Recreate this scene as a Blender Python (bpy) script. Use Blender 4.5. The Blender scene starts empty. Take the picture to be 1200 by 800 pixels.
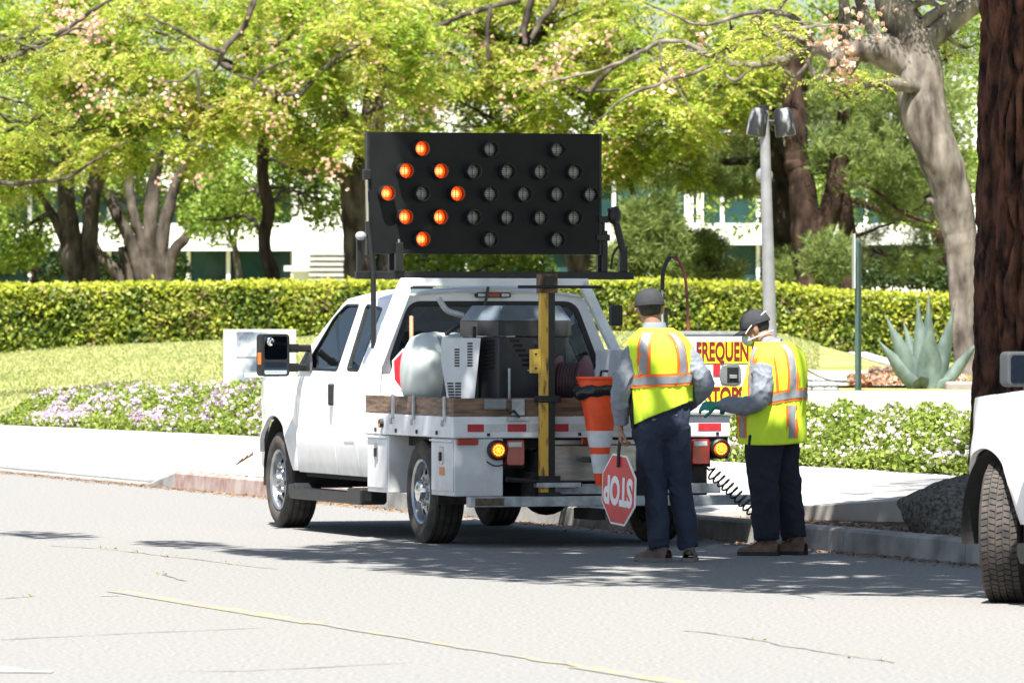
import bpy, bmesh, math, random
import numpy as np
from mathutils import Vector, Matrix, noise
from mathutils.geometry import tessellate_polygon

random.seed(7)
RNG = np.random.default_rng(7)
R = math.radians
sc = bpy.context.scene
COL = sc.collection

# ------------------------------------------------------------------ camera, sky, sun, exposure
CAMZ, FPX, HOR = 1.6, 7540.0, 385.0
cd = bpy.data.cameras.new("camera")
cam = bpy.data.objects.new("camera", cd)
COL.objects.link(cam)
cam.location = (0, 0, CAMZ)
cam.rotation_euler = (R(90), 0, 0)
cd.sensor_width = 36.0
cd.lens = FPX / 1200 * 36.0
cd.shift_y = -15 / 1200
cd.clip_start, cd.clip_end = 1.0, 3000.0
cd.dof.use_dof = True
cd.dof.focus_distance = 46.0
cd.dof.aperture_fstop = 9.0
sc.camera = cam

SUN_EL, SUN_AZ = 61.0, 8.0     # light travels away from the camera, 8 degrees to its right
w = bpy.data.worlds.new("World")
sc.world = w
w.use_nodes = True
nt = w.node_tree
sky = nt.nodes.new("ShaderNodeTexSky")
sky.sky_type = 'NISHITA'
sky.sun_disc = False
sky.sun_elevation = R(SUN_EL)
sky.sun_rotation = R(180 + SUN_AZ)
sky.air_density, sky.dust_density, sky.ozone_density = 1.0, 1.5, 1.0
nt.nodes["Background"].inputs["Strength"].default_value = 0.06
nt.links.new(sky.outputs[0], nt.nodes["Background"].inputs["Color"])
sd = bpy.data.lights.new("sun", 'SUN')
sd.energy, sd.angle, sd.color = 5.0, R(0.53), (1.0, 0.965, 0.905)
sun = bpy.data.objects.new("sun", sd)
COL.objects.link(sun)
travel = Vector((math.sin(R(SUN_AZ)) * math.cos(R(SUN_EL)), math.cos(R(SUN_AZ)) * math.cos(R(SUN_EL)), -math.sin(R(SUN_EL))))
sun.rotation_euler = travel.to_track_quat('-Z', 'Y').to_euler()
sun.location = (0, -20, 40)
sc.view_settings.view_transform = 'Standard'
sc.view_settings.look = 'None'
sc.view_settings.gamma = 1.0
sc.view_settings.exposure = 1.5
sc.cycles.max_bounces = 8
sc.cycles.diffuse_bounces = 3
sc.cycles.transparent_max_bounces = 12
sc.cycles.use_denoising = True

# ------------------------------------------------------------------ materials
MATS = {}
def mat(name, col, rough=0.6, metal=0.0, var=0.12, scale=8.0, bump=0.0, bscale=60.0, coat=0.0, col2=None, spec=0.5,
        stretch=(1, 1, 1), detail=4.0, emit=None, ramp=(0.35, 0.65)):
    if name in MATS:
        return MATS[name]
    m = bpy.data.materials.new(name)
    m.use_nodes = True
    t = m.node_tree
    p = t.nodes["Principled BSDF"]
    p.inputs["Roughness"].default_value = rough
    p.inputs["Metallic"].default_value = metal
    p.inputs["Specular IOR Level"].default_value = spec
    p.inputs["Coat Weight"].default_value = coat
    p.inputs["Coat Roughness"].default_value = 0.05
    tc = t.nodes.new("ShaderNodeTexCoord")
    mp = t.nodes.new("ShaderNodeMapping")
    mp.inputs["Scale"].default_value = stretch
    t.links.new(tc.outputs["Object"], mp.inputs["Vector"])
    n = t.nodes.new("ShaderNodeTexNoise")
    n.inputs["Scale"].default_value = scale
    n.inputs["Detail"].default_value = detail
    t.links.new(mp.outputs[0], n.inputs["Vector"])
    r = t.nodes.new("ShaderNodeValToRGB")
    c1 = [max(0, c * (1 - var)) for c in col]
    c2 = list(col2) if col2 else [min(1, c * (1 + var)) for c in col]
    r.color_ramp.elements[0].position, r.color_ramp.elements[1].position = ramp
    r.color_ramp.elements[0].color = (*c1, 1)
    r.color_ramp.elements[1].color = (*c2, 1)
    t.links.new(n.outputs["Fac"], r.inputs["Fac"])
    t.links.new(r.outputs["Color"], p.inputs["Base Color"])
    if bump > 0:
        n2 = t.nodes.new("ShaderNodeTexNoise")
        n2.inputs["Scale"].default_value = bscale
        n2.inputs["Detail"].default_value = 5
        t.links.new(mp.outputs[0], n2.inputs["Vector"])
        b = t.nodes.new("ShaderNodeBump")
        b.inputs["Strength"].default_value = bump
        b.inputs["Distance"].default_value = 0.01
        t.links.new(n2.outputs["Fac"], b.inputs["Height"])
        t.links.new(b.outputs[0], p.inputs["Normal"])
    if emit:
        p.inputs["Emission Color"].default_value = (*emit[0], 1)
        p.inputs["Emission Strength"].default_value = emit[1]
    MATS[name] = m
    return m

def leaf_mat(name, cols, trans=0.35, rough=0.5):
    """colours picked at random per leaf; part of the light passes through the blade"""
    m = bpy.data.materials.new(name)
    m.use_nodes = True
    t = m.node_tree
    t.nodes.remove(t.nodes["Principled BSDF"])
    out = t.nodes["Material Output"]
    g = t.nodes.new("ShaderNodeNewGeometry")
    r = t.nodes.new("ShaderNodeValToRGB")
    while len(r.color_ramp.elements) < len(cols):
        r.color_ramp.elements.new(0.5)
    for i, c in enumerate(cols):
        r.color_ramp.elements[i].position = i / max(1, len(cols) - 1)
        r.color_ramp.elements[i].color = (*c, 1)
    nz = t.nodes.new("ShaderNodeTexNoise")
    nz.inputs["Scale"].default_value = 0.9
    nz.inputs["Detail"].default_value = 3
    t.links.new(g.outputs["Position"], nz.inputs["Vector"])
    m1 = t.nodes.new("ShaderNodeMath"); m1.operation = 'MULTIPLY_ADD'
    m1.inputs[1].default_value = 1.7
    m1.inputs[2].default_value = -0.85
    t.links.new(nz.outputs["Fac"], m1.inputs[0])
    m2 = t.nodes.new("ShaderNodeMath"); m2.operation = 'ADD'; m2.use_clamp = True
    t.links.new(m1.outputs[0], m2.inputs[0])
    t.links.new(g.outputs["Random Per Island"], m2.inputs[1])
    t.links.new(m2.outputs[0], r.inputs["Fac"])
    d = t.nodes.new("ShaderNodeBsdfPrincipled")
    d.inputs["Roughness"].default_value = rough
    d.inputs["Specular IOR Level"].default_value = 0.35
    tr = t.nodes.new("ShaderNodeBsdfTranslucent")
    mx = t.nodes.new("ShaderNodeMixShader")
    mx.inputs[0].default_value = trans
    t.links.new(r.outputs[0], d.inputs["Base Color"])
    t.links.new(r.outputs[0], tr.inputs["Color"])
    t.links.new(d.outputs[0], mx.inputs[1])
    t.links.new(tr.outputs[0], mx.inputs[2])
    t.links.new(mx.outputs[0], out.inputs["Surface"])
    MATS[name] = m
    return m

def glass_mat(name, tint, refl=0.08):
    m = bpy.data.materials.new(name)
    m.use_nodes = True
    t = m.node_tree
    t.nodes.remove(t.nodes["Principled BSDF"])
    out = t.nodes["Material Output"]
    tp = t.nodes.new("ShaderNodeBsdfTransparent")
    tp.inputs["Color"].default_value = (*tint, 1)
    gl = t.nodes.new("ShaderNodeBsdfGlossy")
    gl.inputs["Roughness"].default_value = 0.02
    fr = t.nodes.new("ShaderNodeFresnel")
    fr.inputs["IOR"].default_value = 1.5
    ad = t.nodes.new("ShaderNodeMath")
    ad.operation = 'ADD'
    ad.use_clamp = True
    ad.inputs[1].default_value = refl
    t.links.new(fr.outputs[0], ad.inputs[0])
    mx = t.nodes.new("ShaderNodeMixShader")
    t.links.new(ad.outputs[0], mx.inputs[0])
    t.links.new(tp.outputs[0], mx.inputs[1])
    t.links.new(gl.outputs[0], mx.inputs[2])
    t.links.new(mx.outputs[0], out.inputs["Surface"])
    MATS[name] = m
    return m

WHITE = mat("white_paint", (0.80, 0.81, 0.82), 0.28, var=0.07, scale=2.2, detail=9, coat=0.5, col2=(0.83, 0.83, 0.83), ramp=(.3, .55))
WHITE2 = mat("white_utility_paint", (0.72, 0.74, 0.76), 0.4, var=0.10, scale=5, detail=8)
BLACKP = mat("black_plastic", (0.009, 0.009, 0.010), 0.5, var=0.3, scale=20)
BOARDM = mat("board_black", (0.0048, 0.005, 0.006), 0.5, var=0.35, scale=4, detail=8, spec=0.3)
BLACKM = mat("black_metal", (0.0085, 0.009, 0.010), 0.42, var=0.3, scale=15, bump=0.1)
DARK = mat("underbody_dark", (0.012, 0.012, 0.012), 0.8, var=0.3)
RUBBER = mat("tyre_rubber", (0.035, 0.033, 0.032), 0.85, var=0.25, scale=12, bump=0.15, bscale=90, col2=(0.075, 0.062, 0.052))
STEEL = mat("steel", (0.42, 0.43, 0.44), 0.35, metal=0.9, var=0.2, scale=14)
GALV = mat("galvanised", (0.42, 0.44, 0.45), 0.5, metal=0.6, var=0.25, scale=12, bump=0.1)
STAIN = mat("stainless", (0.45, 0.43, 0.41), 0.32, metal=0.9, var=0.15, scale=6, stretch=(1, 1, 6))
CHROME = mat("chrome", (0.7, 0.7, 0.7), 0.12, metal=1.0, var=0.05)
WOODM = mat("weathered_board", (0.16, 0.095, 0.06), 0.6, var=0.45, scale=5, stretch=(1, 1, 9), col2=(0.27, 0.17, 0.11), bump=0.2)
REDL = mat("red_lens", (0.32, 0.012, 0.012), 0.2, var=0.1, coat=0.5)
REDTAPE = mat("red_tape", (0.42, 0.02, 0.03), 0.35, var=0.15, scale=30)
SILTAPE = mat("silver_tape", (0.55, 0.57, 0.57), 0.35, var=0.08, scale=30)
ORANGE = mat("amber_plastic", (0.75, 0.16, 0.02), 0.3, var=0.1)
YELLOWP = mat("yellow_worn_paint", (0.14, 0.085, 0.04), 0.6, var=0.2, scale=11, detail=9, col2=(0.66, 0.40, 0.06), bump=0.15, ramp=(0.36, 0.46), stretch=(2.5, 2.5, .5))
MELT = mat("melter_grey", (0.026, 0.027, 0.031), 0.38, var=0.2, scale=6)
LIDM = mat("melter_lid", (0.10, 0.125, 0.15), 0.3, var=0.15, scale=4)
TANKM = mat("tank_poly", (0.52, 0.57, 0.54), 0.4, var=0.06, scale=3)
HOSE = mat("hose_maroon", (0.15, 0.028, 0.035), 0.55, var=0.25, scale=25)
CONEM = mat("cone_orange", (0.85, 0.085, 0.015), 0.45, var=0.12, scale=9, detail=7)
CONEW = mat("cone_band", (0.68, 0.70, 0.72), 0.35, var=0.10, scale=12)
BAG = mat("bin_bag", (0.012, 0.012, 0.013), 0.25, var=0.3, bump=0.5, bscale=25)
SIGNR = mat("sign_red", (0.60, 0.022, 0.03), 0.35, var=0.12, scale=5)
SIGNW = mat("sign_white", (0.80, 0.80, 0.80), 0.4, var=0.04)
SIGNY = mat("sign_yellow", (0.85, 0.68, 0.012), 0.4, var=0.05)
SIGNT = mat("sign_maroon", (0.17, 0.012, 0.015), 0.45, var=0.1)
AMBER = mat("amber_light", (0.8, 0.3, 0.03), 0.3, var=0.0, emit=((1.0, 0.26, 0.02), 1.6))
GLASS = glass_mat("tinted_glass", (0.72, 0.80, 0.75), 0.0)
MIRROR = mat("mirror_glass", (0.55, 0.62, 0.68), 0.03, metal=1.0, var=0.0)
def grime(m, z0, z1, amt):
    """road film on the lower panels, broken up by noise"""
    t = m.node_tree
    p = t.nodes["Principled BSDF"]
    src = p.inputs["Base Color"].links[0].from_socket
    tc = t.nodes.new("ShaderNodeTexCoord")
    sp = t.nodes.new("ShaderNodeSeparateXYZ")
    t.links.new(tc.outputs["Object"], sp.inputs[0])
    mr = t.nodes.new("ShaderNodeMapRange")
    mr.inputs["From Min"].default_value, mr.inputs["From Max"].default_value = z0, z1
    mr.inputs["To Min"].default_value, mr.inputs["To Max"].default_value = amt, 0.04
    t.links.new(sp.outputs["Z"], mr.inputs["Value"])
    n = t.nodes.new("ShaderNodeTexNoise")
    n.inputs["Scale"].default_value, n.inputs["Detail"].default_value = 7.0, 10
    t.links.new(tc.outputs["Object"], n.inputs["Vector"])
    mu = t.nodes.new("ShaderNodeMath"); mu.operation = 'MULTIPLY'; mu.use_clamp = True
    t.links.new(mr.outputs[0], mu.inputs[0]); t.links.new(n.outputs["Fac"], mu.inputs[1])
    mx = t.nodes.new("ShaderNodeMix"); mx.data_type = 'RGBA'
    t.links.new(mu.outputs[0], mx.inputs["Factor"])
    t.links.new(src, mx.inputs["A"])
    mx.inputs["B"].default_value = (0.30, 0.275, 0.24, 1)
    t.links.new(mx.outputs["Result"], p.inputs["Base Color"])
grime(WHITE, .42, .85, .75)
grime(WHITE2, .36, .95, .65)
LINER = mat("interior_grey", (0.05, 0.05, 0.055), 0.8, var=0.2)

# ------------------------------------------------------------------ helpers
def tag(o, label=None, cat=None, group=None, kind=None):
    if label: o["label"] = label
    if cat: o["category"] = cat
    if group: o["group"] = group
    if kind: o["kind"] = kind
    return o

def empty(name, loc=(0, 0, 0), rz=0.0, parent=None):
    o = bpy.data.objects.new(name, None)
    o.empty_display_size = 0.2
    COL.objects.link(o)
    o.location = loc
    o.rotation_euler = (0, 0, rz)
    o.parent = parent
    return o

def thing(name, label, cat, loc=(0, 0, 0), rz=0.0, group=None):
    return tag(empty(name, loc, rz), label, cat, group)

def link(name, me, m, parent=None):
    if m is not None:
        me.materials.clear()
        me.materials.append(m)
    o = bpy.data.objects.new(name, me)
    COL.objects.link(o)
    o.parent = parent
    return o

def fast_mesh(name, V, F):
    """numpy verts (n,3) and faces (m,k) -> mesh"""
    V = np.asarray(V, dtype=np.float32)
    F = np.asarray(F, dtype=np.int32)
    me = bpy.data.meshes.new(name)
    k = F.shape[1]
    me.vertices.add(len(V))
    me.vertices.foreach_set("co", V.ravel())
    me.loops.add(F.size)
    me.loops.foreach_set("vertex_index", F.ravel())
    me.polygons.add(len(F))
    me.polygons.foreach_set("loop_start", np.arange(0, F.size, k, dtype=np.int32))
    me.polygons.foreach_set("loop_total", np.full(len(F), k, dtype=np.int32))
    me.update(calc_edges=True)
    return me

def crom(P, n):
    """Catmull-Rom resampling of rows of P to n rows"""
    P = np.asarray(P, float)
    if len(P) < 3:
        t = np.linspace(0, 1, n)[:, None]
        return P[0] * (1 - t) + P[-1] * t
    Q = np.vstack([2 * P[0] - P[1], P, 2 * P[-1] - P[-2]])
    T = np.linspace(0, len(P) - 1 - 1e-6, n)
    i = T.astype(int)
    f = (T - i)[:, None]
    a, b, c, d = Q[i], Q[i + 1], Q[i + 2], Q[i + 3]
    return 0.5 * ((2 * b) + (c - a) * f + (2 * a - 5 * b + 4 * c - d) * f ** 2 + (3 * b - a - 3 * c + d) * f ** 3)

class MB:
    def __init__(self):
        self.v, self.f = [], []
    def add(self, V, F):
        o = len(self.v)
        self.v.extend([tuple(map(float, p)) for p in V])
        self.f.extend([tuple(i + o for i in f) for f in F])
        return self
    def box(self, x0, x1, y0, y1, z0, z1, M=None):
        V = [Vector((x, y, z)) for z in (z0, z1) for y in (y0, y1) for x in (x0, x1)]
        if M: V = [M @ p for p in V]
        return self.add(V, [(0, 2, 3, 1), (4, 5, 7, 6), (0, 1, 5, 4), (2, 6, 7, 3), (0, 4, 6, 2), (1, 3, 7, 5)])
    def prism(self, poly, axis, a, b, M=None):
        """2d polygon extruded along axis ('x': poly in (y,z); 'y': (x,z); 'z': (x,y))"""
        n = len(poly)
        def P(p, h):
            q = {'x': (h, p[0], p[1]), 'y': (p[0], h, p[1]), 'z': (p[0], p[1], h)}[axis]
            return M @ Vector(q) if M else Vector(q)
        V = [P(p, a) for p in poly] + [P(p, b) for p in poly]
        F = [tuple(range(n))[::-1], tuple(range(n, 2 * n))]
        F += [(i, (i + 1) % n, n + (i + 1) % n, n + i) for i in range(n)]
        return self.add(V, F)
    def grid(self, fn, nu, nv, closed_u=False):
        V = [fn(i / (nu if closed_u else max(1, nu)), j / nv) for j in range(nv + 1) for i in range(nu + (0 if closed_u else 1))]
        W = nu if closed_u else nu + 1
        F = []
        for j in range(nv):
            for i in range(nu):
                i2 = (i + 1) % W
                F.append((j * W + i, j * W + i2, (j + 1) * W + i2, (j + 1) * W + i))
        return self.add(V, F)
    def tube(self, path, rad, seg=12, n=None, caps=True, flat=None):
        """path (k,3), rad (k,) or (k,2): swept round section, parallel-transported"""
        path = np.asarray(path, float)
        rad = np.asarray(rad, float)
        if rad.ndim == 0: rad = np.full(len(path), float(rad))
        if rad.ndim == 1: rad = np.stack([rad, rad], 1)
        if len(rad) != len(path): rad = np.repeat(rad[:1], len(path), 0)
        if n:
            both = crom(np.hstack([path, rad]), n)
            path, rad = both[:, :3], np.maximum(both[:, 3:], 1e-4)
        k = len(path)
        T = np.gradient(path, axis=0)
        T /= np.linalg.norm(T, axis=1)[:, None] + 1e-9
        ref = np.array(flat if flat is not None else ((1, 0, 0) if abs(T[0][0]) < 0.8 else (0, 1, 0)), float)
        V = []
        A = ref - T[0] * (ref @ T[0])
        A /= np.linalg.norm(A)
        an = np.arange(seg) * 2 * math.pi / seg
        for i in range(k):
            A = A - T[i] * (A @ T[i])
            A /= np.linalg.norm(A) + 1e-9
            B = np.cross(T[i], A)
            ring = path[i] + np.outer(np.cos(an) * rad[i, 0], A) + np.outer(np.sin(an) * rad[i, 1], B)
            V.extend(ring)
        F = [(j * seg + i, j * seg + (i + 1) % seg, (j + 1) * seg + (i + 1) % seg, (j + 1) * seg + i) for j in range(k - 1) for i in range(seg)]
        if caps:
            F += [tuple(range(seg))[::-1], tuple(range((k - 1) * seg, k * seg))]
        return self.add(V, F)
    def lathe(self, prof, axis='z', seg=24, c=(0, 0, 0), M=None, a0=0.0, a1=2 * math.pi):
        """prof rows (h, r) along axis"""
        full = abs(a1 - a0 - 2 * math.pi) < 1e-6
        ns = seg if full else seg + 1
        V = []
        for h, r in prof:
            for i in range(ns):
                a = a0 + (a1 - a0) * i / seg
                p = {'z': (r * math.cos(a), r * math.sin(a), h), 'x': (h, r * math.cos(a), r * math.sin(a)),
                     'y': (r * math.cos(a), h, r * math.sin(a))}[axis]
                p = Vector(p) + Vector(c)
                V.append(M @ p if M else p)
        F = []
        for j in range(len(prof) - 1):
            for i in range(seg):
                i2 = (i + 1) % ns
                F.append((j * ns + i, j * ns + i2, (j + 1) * ns + i2, (j + 1) * ns + i))
        return self.add(V, F)
    def ell(self, c, r, seg=16, rings=10, M=None):
        prof = [(-math.cos(math.pi * i / rings), math.sin(math.pi * i / rings)) for i in range(rings + 1)]
        V, F = [], []
        for h, q in prof:
            for i in range(seg):
                a = 2 * math.pi * i / seg
                p = Vector((r[0] * q * math.cos(a), r[1] * q * math.sin(a), r[2] * h))
                if M: p = M @ p
                V.append(p + Vector(c))
        for j in range(rings):
            for i in range(seg):
                F.append((j * seg + i, j * seg + (i + 1) % seg, (j + 1) * seg + (i + 1) % seg, (j + 1) * seg + i))
        return self.add(V, F)
    def holed(self, outer, holes, fn, depth=None, dv=None):
        """2d outline with holes, mapped by fn(a, b) -> 3d; with depth: second copy shifted by dv and rims"""
        loops = [[Vector((p[0], p[1], 0)) for p in l] for l in [outer] + list(holes)]
        tri = tessellate_polygon(loops)
        flat = [p for l in loops for p in l]
        V = [Vector(fn(p.x, p.y)) for p in flat]
        n = len(V)
        F = [tuple(t) for t in tri]
        if dv is not None:
            V2 = [p + Vector(dv) for p in V]
            F += [tuple(i + n for i in t[::-1]) for t in tri]
            o = 0
            for l in loops:
                m = len(l)
                F += [(o + i, o + (i + 1) % m, n + o + (i + 1) % m, n + o + i) for i in range(m)]
                o += m
            V = V + V2
        return self.add(V, F)
    def mesh(self, name, smooth=0, norm=True):
        me = bpy.data.meshes.new(name)
        me.from_pydata(self.v, [], self.f)
        bm = bmesh.new()
        bm.from_mesh(me)
        bmesh.ops.remove_doubles(bm, verts=bm.verts, dist=1e-5)
        if norm:
            bmesh.ops.recalc_face_normals(bm, faces=bm.faces)
        bm.to_mesh(me)
        bm.free()
        if smooth:
            me.polygons.foreach_set("use_smooth", [True] * len(me.polygons))
            me.set_sharp_from_angle(angle=R(smooth))
        return me
    def build(self, name, m, parent=None, smooth=0, bevel=0.0, norm=True):
        o = link(name, self.mesh(name, smooth, norm), m, parent)
        if bevel:
            b = o.modifiers.new("bevel", 'BEVEL')
            b.width, b.segments, b.limit_method, b.angle_limit = bevel, 2, 'ANGLE', R(40)
        return o

def box(name, m, parent, x0, x1, y0, y1, z0, z1, bevel=0.004, M=None):
    return MB().box(x0, x1, y0, y1, z0, z1, M).build(name, m, parent, bevel=bevel)

def roundpoly(P, r, k=4):
    """round the corners of a 2d polygon"""
    out = []
    n = len(P)
    for i in range(n):
        p0, p, p2 = (Vector(P[i - 1]), Vector(P[i]), Vector(P[(i + 1) % n]))
        d0, d2 = (p0 - p), (p2 - p)
        rr = min(r, d0.length * 0.45, d2.length * 0.45)
        a, b = p + d0.normalized() * rr, p + d2.normalized() * rr
        for j in range(k + 1):
            t = j / k
            q = a * (1 - t) ** 2 + p * 2 * t * (1 - t) + b * t * t
            out.append((q.x, q.y))
    return out

def offpoly(P, d):
    c = Vector((sum(p[0] for p in P) / len(P), sum(p[1] for p in P) / len(P)))
    out = []
    n = len(P)
    for i in range(n):
        a, b, cc = Vector(P[i - 1]), Vector(P[i]), Vector(P[(i + 1) % n])
        t = (cc - a).normalized()
        nn = Vector((t.y, -t.x))
        if nn.dot(b - c) < 0: nn = -nn
        q = b + nn * d
        out.append((q.x, q.y))
    return out

def text_obj(name, s, m, parent, size, M, xs=1.0, bold=0.0, extrude=0.002):
    cu = bpy.data.curves.new(name, 'FONT')
    cu.body = s
    cu.size = size
    cu.align_x, cu.align_y = 'CENTER', 'CENTER'
    cu.offset = bold
    cu.extrude = extrude
    cu.resolution_u = 4
    t = bpy.data.objects.new(name, cu)
    COL.objects.link(t)
    me = bpy.data.meshes.new_from_object(t.evaluated_get(bpy.context.evaluated_depsgraph_get()))
    bpy.data.objects.remove(t)
    me.transform(M @ Matrix.Diagonal((xs, 1, 1, 1)))
    return link(name, me, m, parent)

def remesh(mb, voxel, smooth=3):
    me = bpy.data.meshes.new("tmp")
    me.from_pydata(mb.v, [], mb.f)
    o = bpy.data.objects.new("tmp", me)
    COL.objects.link(o)
    a = o.modifiers.new("r", 'REMESH')
    a.mode, a.voxel_size = 'VOXEL', voxel
    if smooth:
        b = o.modifiers.new("s", 'SMOOTH')
        b.factor, b.iterations = 0.5, smooth
    r = bpy.data.meshes.new_from_object(o.evaluated_get(bpy.context.evaluated_depsgraph_get()))
    bpy.data.objects.remove(o)
    r.polygons.foreach_set("use_smooth", [True] * len(r.polygons))
    return r

def displace(me, fn):
    n = len(me.vertices)
    co = np.empty(n * 3, np.float32)
    no = np.empty(n * 3, np.float32)
    me.vertices.foreach_get("co", co)
    me.vertex_normals.foreach_get("vector", no)
    co, no = co.reshape(-1, 3), no.reshape(-1, 3)
    d = np.array([fn(Vector(p)) for p in co], np.float32)
    me.vertices.foreach_set("co", (co + no * d[:, None]).ravel())
    me.update()

def copy_tree(o, parent=None):
    c = o.copy()
    COL.objects.link(c)
    c.parent = parent
    for ch in list(o.children):
        copy_tree(ch, c)
    return c

# ------------------------------------------------------------------ terrain
YAW = R(17.3)
RD = Vector((-math.sin(YAW), math.cos(YAW), 0))     # along the road, away
RR = Vector((math.cos(YAW), math.sin(YAW), 0))      # across the road, towards the kerb
K0 = Vector((2.01, 47.3, 0))                        # a point at the foot of the kerb
def UV(u, v, z=0.0): return K0 + RD * u + RR * v + Vector((0, 0, z))
def uv_of(X, Y):
    d = Vector((X, Y, 0)) - K0
    return d.dot(RD), d.dot(RR)
U_RAMP0, U_RAMP1 = 18.2, 19.4                        # the kerb ramps down to the driveway here
def sidewalk_z(u, v):
    full = 0.16 + 0.065 * v
    low = 0.012 + 0.165 * min(v, 1.6) + 0.04 * max(0, v - 1.6)
    t = min(1, max(0, (u - U_RAMP0) / (U_RAMP1 - U_RAMP0)))
    return full * (1 - t) + min(full, low) * t
CAPX = [-60, -10, -4.2, 2.5, 5.0, 6.0, 6.8, 9.2, 60]
CAPZ = [1.15, 1.15, 1.40, 1.52, 1.50, 1.25, 0.98, 0.93, 0.93]
def hgt(X, Y):
    u, v = uv_of(X, Y)
    if v < 0: return 0.0
    if v <= 3.6: return sidewalk_z(u, v)
    cap = float(np.interp(X, CAPX, CAPZ))
    if X > 1.9 and u > -30 and Y < 160 and v < 60:
        if Y < 69: return sidewalk_z(u, 3.6) + .03
        return min(cap, .90) + max(0, min(1, (Y - 85) / 38)) * max(0, cap - .90) if Y > 70 else .42 + (Y - 69) * .48
    return min(cap, sidewalk_z(u, 3.6) + (v - 3.6) * 0.095)
def hit(px, py, y0=30.0, y1=170.0):
    """where the view ray of an image point meets the ground"""
    Y = y0
    while Y < y1:
        X, z = (px - 600) / FPX * Y, CAMZ - (py - HOR) / FPX * Y
        if z <= hgt(X, Y): return Vector((X, Y, hgt(X, Y)))
        Y += 0.1
    return Vector(((px - 600) / FPX * y1, y1, hgt((px - 600) / FPX * y1, y1)))
def at(px, py, Y): return Vector(((px - 600) / FPX * Y, Y, CAMZ - (py - HOR) / FPX * Y))

ASPH = mat("old_asphalt", (0.190, 0.187, 0.179), 0.92, var=0.24, scale=38, detail=12, bump=0.22, bscale=160, col2=(0.275, 0.269, 0.256), spec=0.15, ramp=(0.3, 0.7))
CONC = mat("pale_concrete", (0.42, 0.405, 0.38), 0.85, var=0.10, scale=2.2, detail=8, bump=0.25, bscale=90, spec=0.2)
KERBM = mat("kerb_concrete", (0.27, 0.26, 0.25), 0.85, var=0.35, scale=3, detail=9, col2=(0.36, 0.35, 0.33), bump=0.3, bscale=70, spec=0.2)
KERBR = mat("red_painted_kerb", (0.36, 0.22, 0.19), 0.8, var=0.15, scale=5, detail=9, col2=(0.46, 0.39, 0.35), bump=0.3, bscale=70, spec=0.2)
LAWN = mat("mown_lawn", (0.235, 0.265, 0.075), 0.9, var=0.2, scale=0.7, detail=9, col2=(0.36, 0.34, 0.14), bump=0.9, bscale=60, spec=0.1)
SOIL = mat("bed_soil", (0.11, 0.075, 0.05), 0.95, var=0.4, scale=6, bump=0.6, bscale=40, spec=0.1)
YLINE = mat("worn_yellow_line", (0.31, 0.262, 0.155), 0.88, var=0.06, scale=9, detail=12, col2=(0.218, 0.212, 0.200), spec=0.15, ramp=(0.42, 0.52), stretch=(1, .35, 1))
WLINE = mat("worn_white_line", (0.55, 0.55, 0.52), 0.8, var=0.3, scale=9, detail=9, col2=(0.24, 0.23, 0.22), spec=0.2)
CRACK = mat("crack_dark", (0.12, 0.117, 0.108), 0.9, var=0.25, scale=14, col2=(0.205, 0.20, 0.19))

mb = MB()
us = [-60, -20, 0, 20, 60, 140, 400]
mb.grid(lambda a, b: UV(-140 + 700 * a, -13.6 + 13.6 * b, 0), 8, 2)
tag(mb.build("road", ASPH), "wide sunlit street of pale worn asphalt", kind="structure")
mb = MB().box(-900, 900, -600, 1500, -0.6, -0.3)
tag(mb.build("ground", SOIL), "bare earth under the whole site", kind="structure")
# verge on the camera's side of the street
mb = MB().add([UV(-140, -13.6, 0), UV(560, -13.6, 0), UV(560, -13.6, .15), UV(-140, -13.6, .15), UV(560, -60, .15), UV(-140, -60, .15)], [(0, 1, 2, 3), (3, 2, 4, 5)])
tag(mb.build("opposite_pavement", CONC), "pavement on the far bank of the street from the hedge", kind="structure")
# lawn sheet behind the pavement
GX = np.concatenate([np.linspace(-160, -22, 24), np.linspace(-20, 20, 70), np.linspace(22, 160, 24)])
def lawnpt(a, b):
    i = int(round(a * (len(GX) - 1)))
    v = 3.55 + 190 * b ** 2.2
    # walk along x at fixed v
    u = GX[i] * -2.0
    p = UV(u, v)
    return Vector((p.x, p.y, hgt(p.x, p.y) - (0.0 if b > 0 else 0.3)))
UL = np.concatenate([np.linspace(-120, -16, 12), np.linspace(-15, 110, 126), np.linspace(115, 400, 20)])
VL = np.concatenate([[3.58], np.linspace(3.6, 30, 45), np.linspace(32, 260, 30)])
V, F = [], []
for j, v in enumerate(VL):
    for i, u in enumerate(UL):
        p = UV(float(u), float(v))
        V.append((p.x, p.y, hgt(p.x, p.y) - (0.5 if j == 0 else 0)))
W_ = len(UL)
F = [(j * W_ + i, j * W_ + i + 1, (j + 1) * W_ + i + 1, (j + 1) * W_ + i) for j in range(len(VL) - 1) for i in range(W_ - 1)]
me = fast_mesh("lawn", V, F)
me.polygons.foreach_set("use_smooth", [True] * len(me.polygons))
tag(link("lawn", me, LAWN), "yellow-green mown lawn rising towards the hedge", kind="structure")

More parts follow.
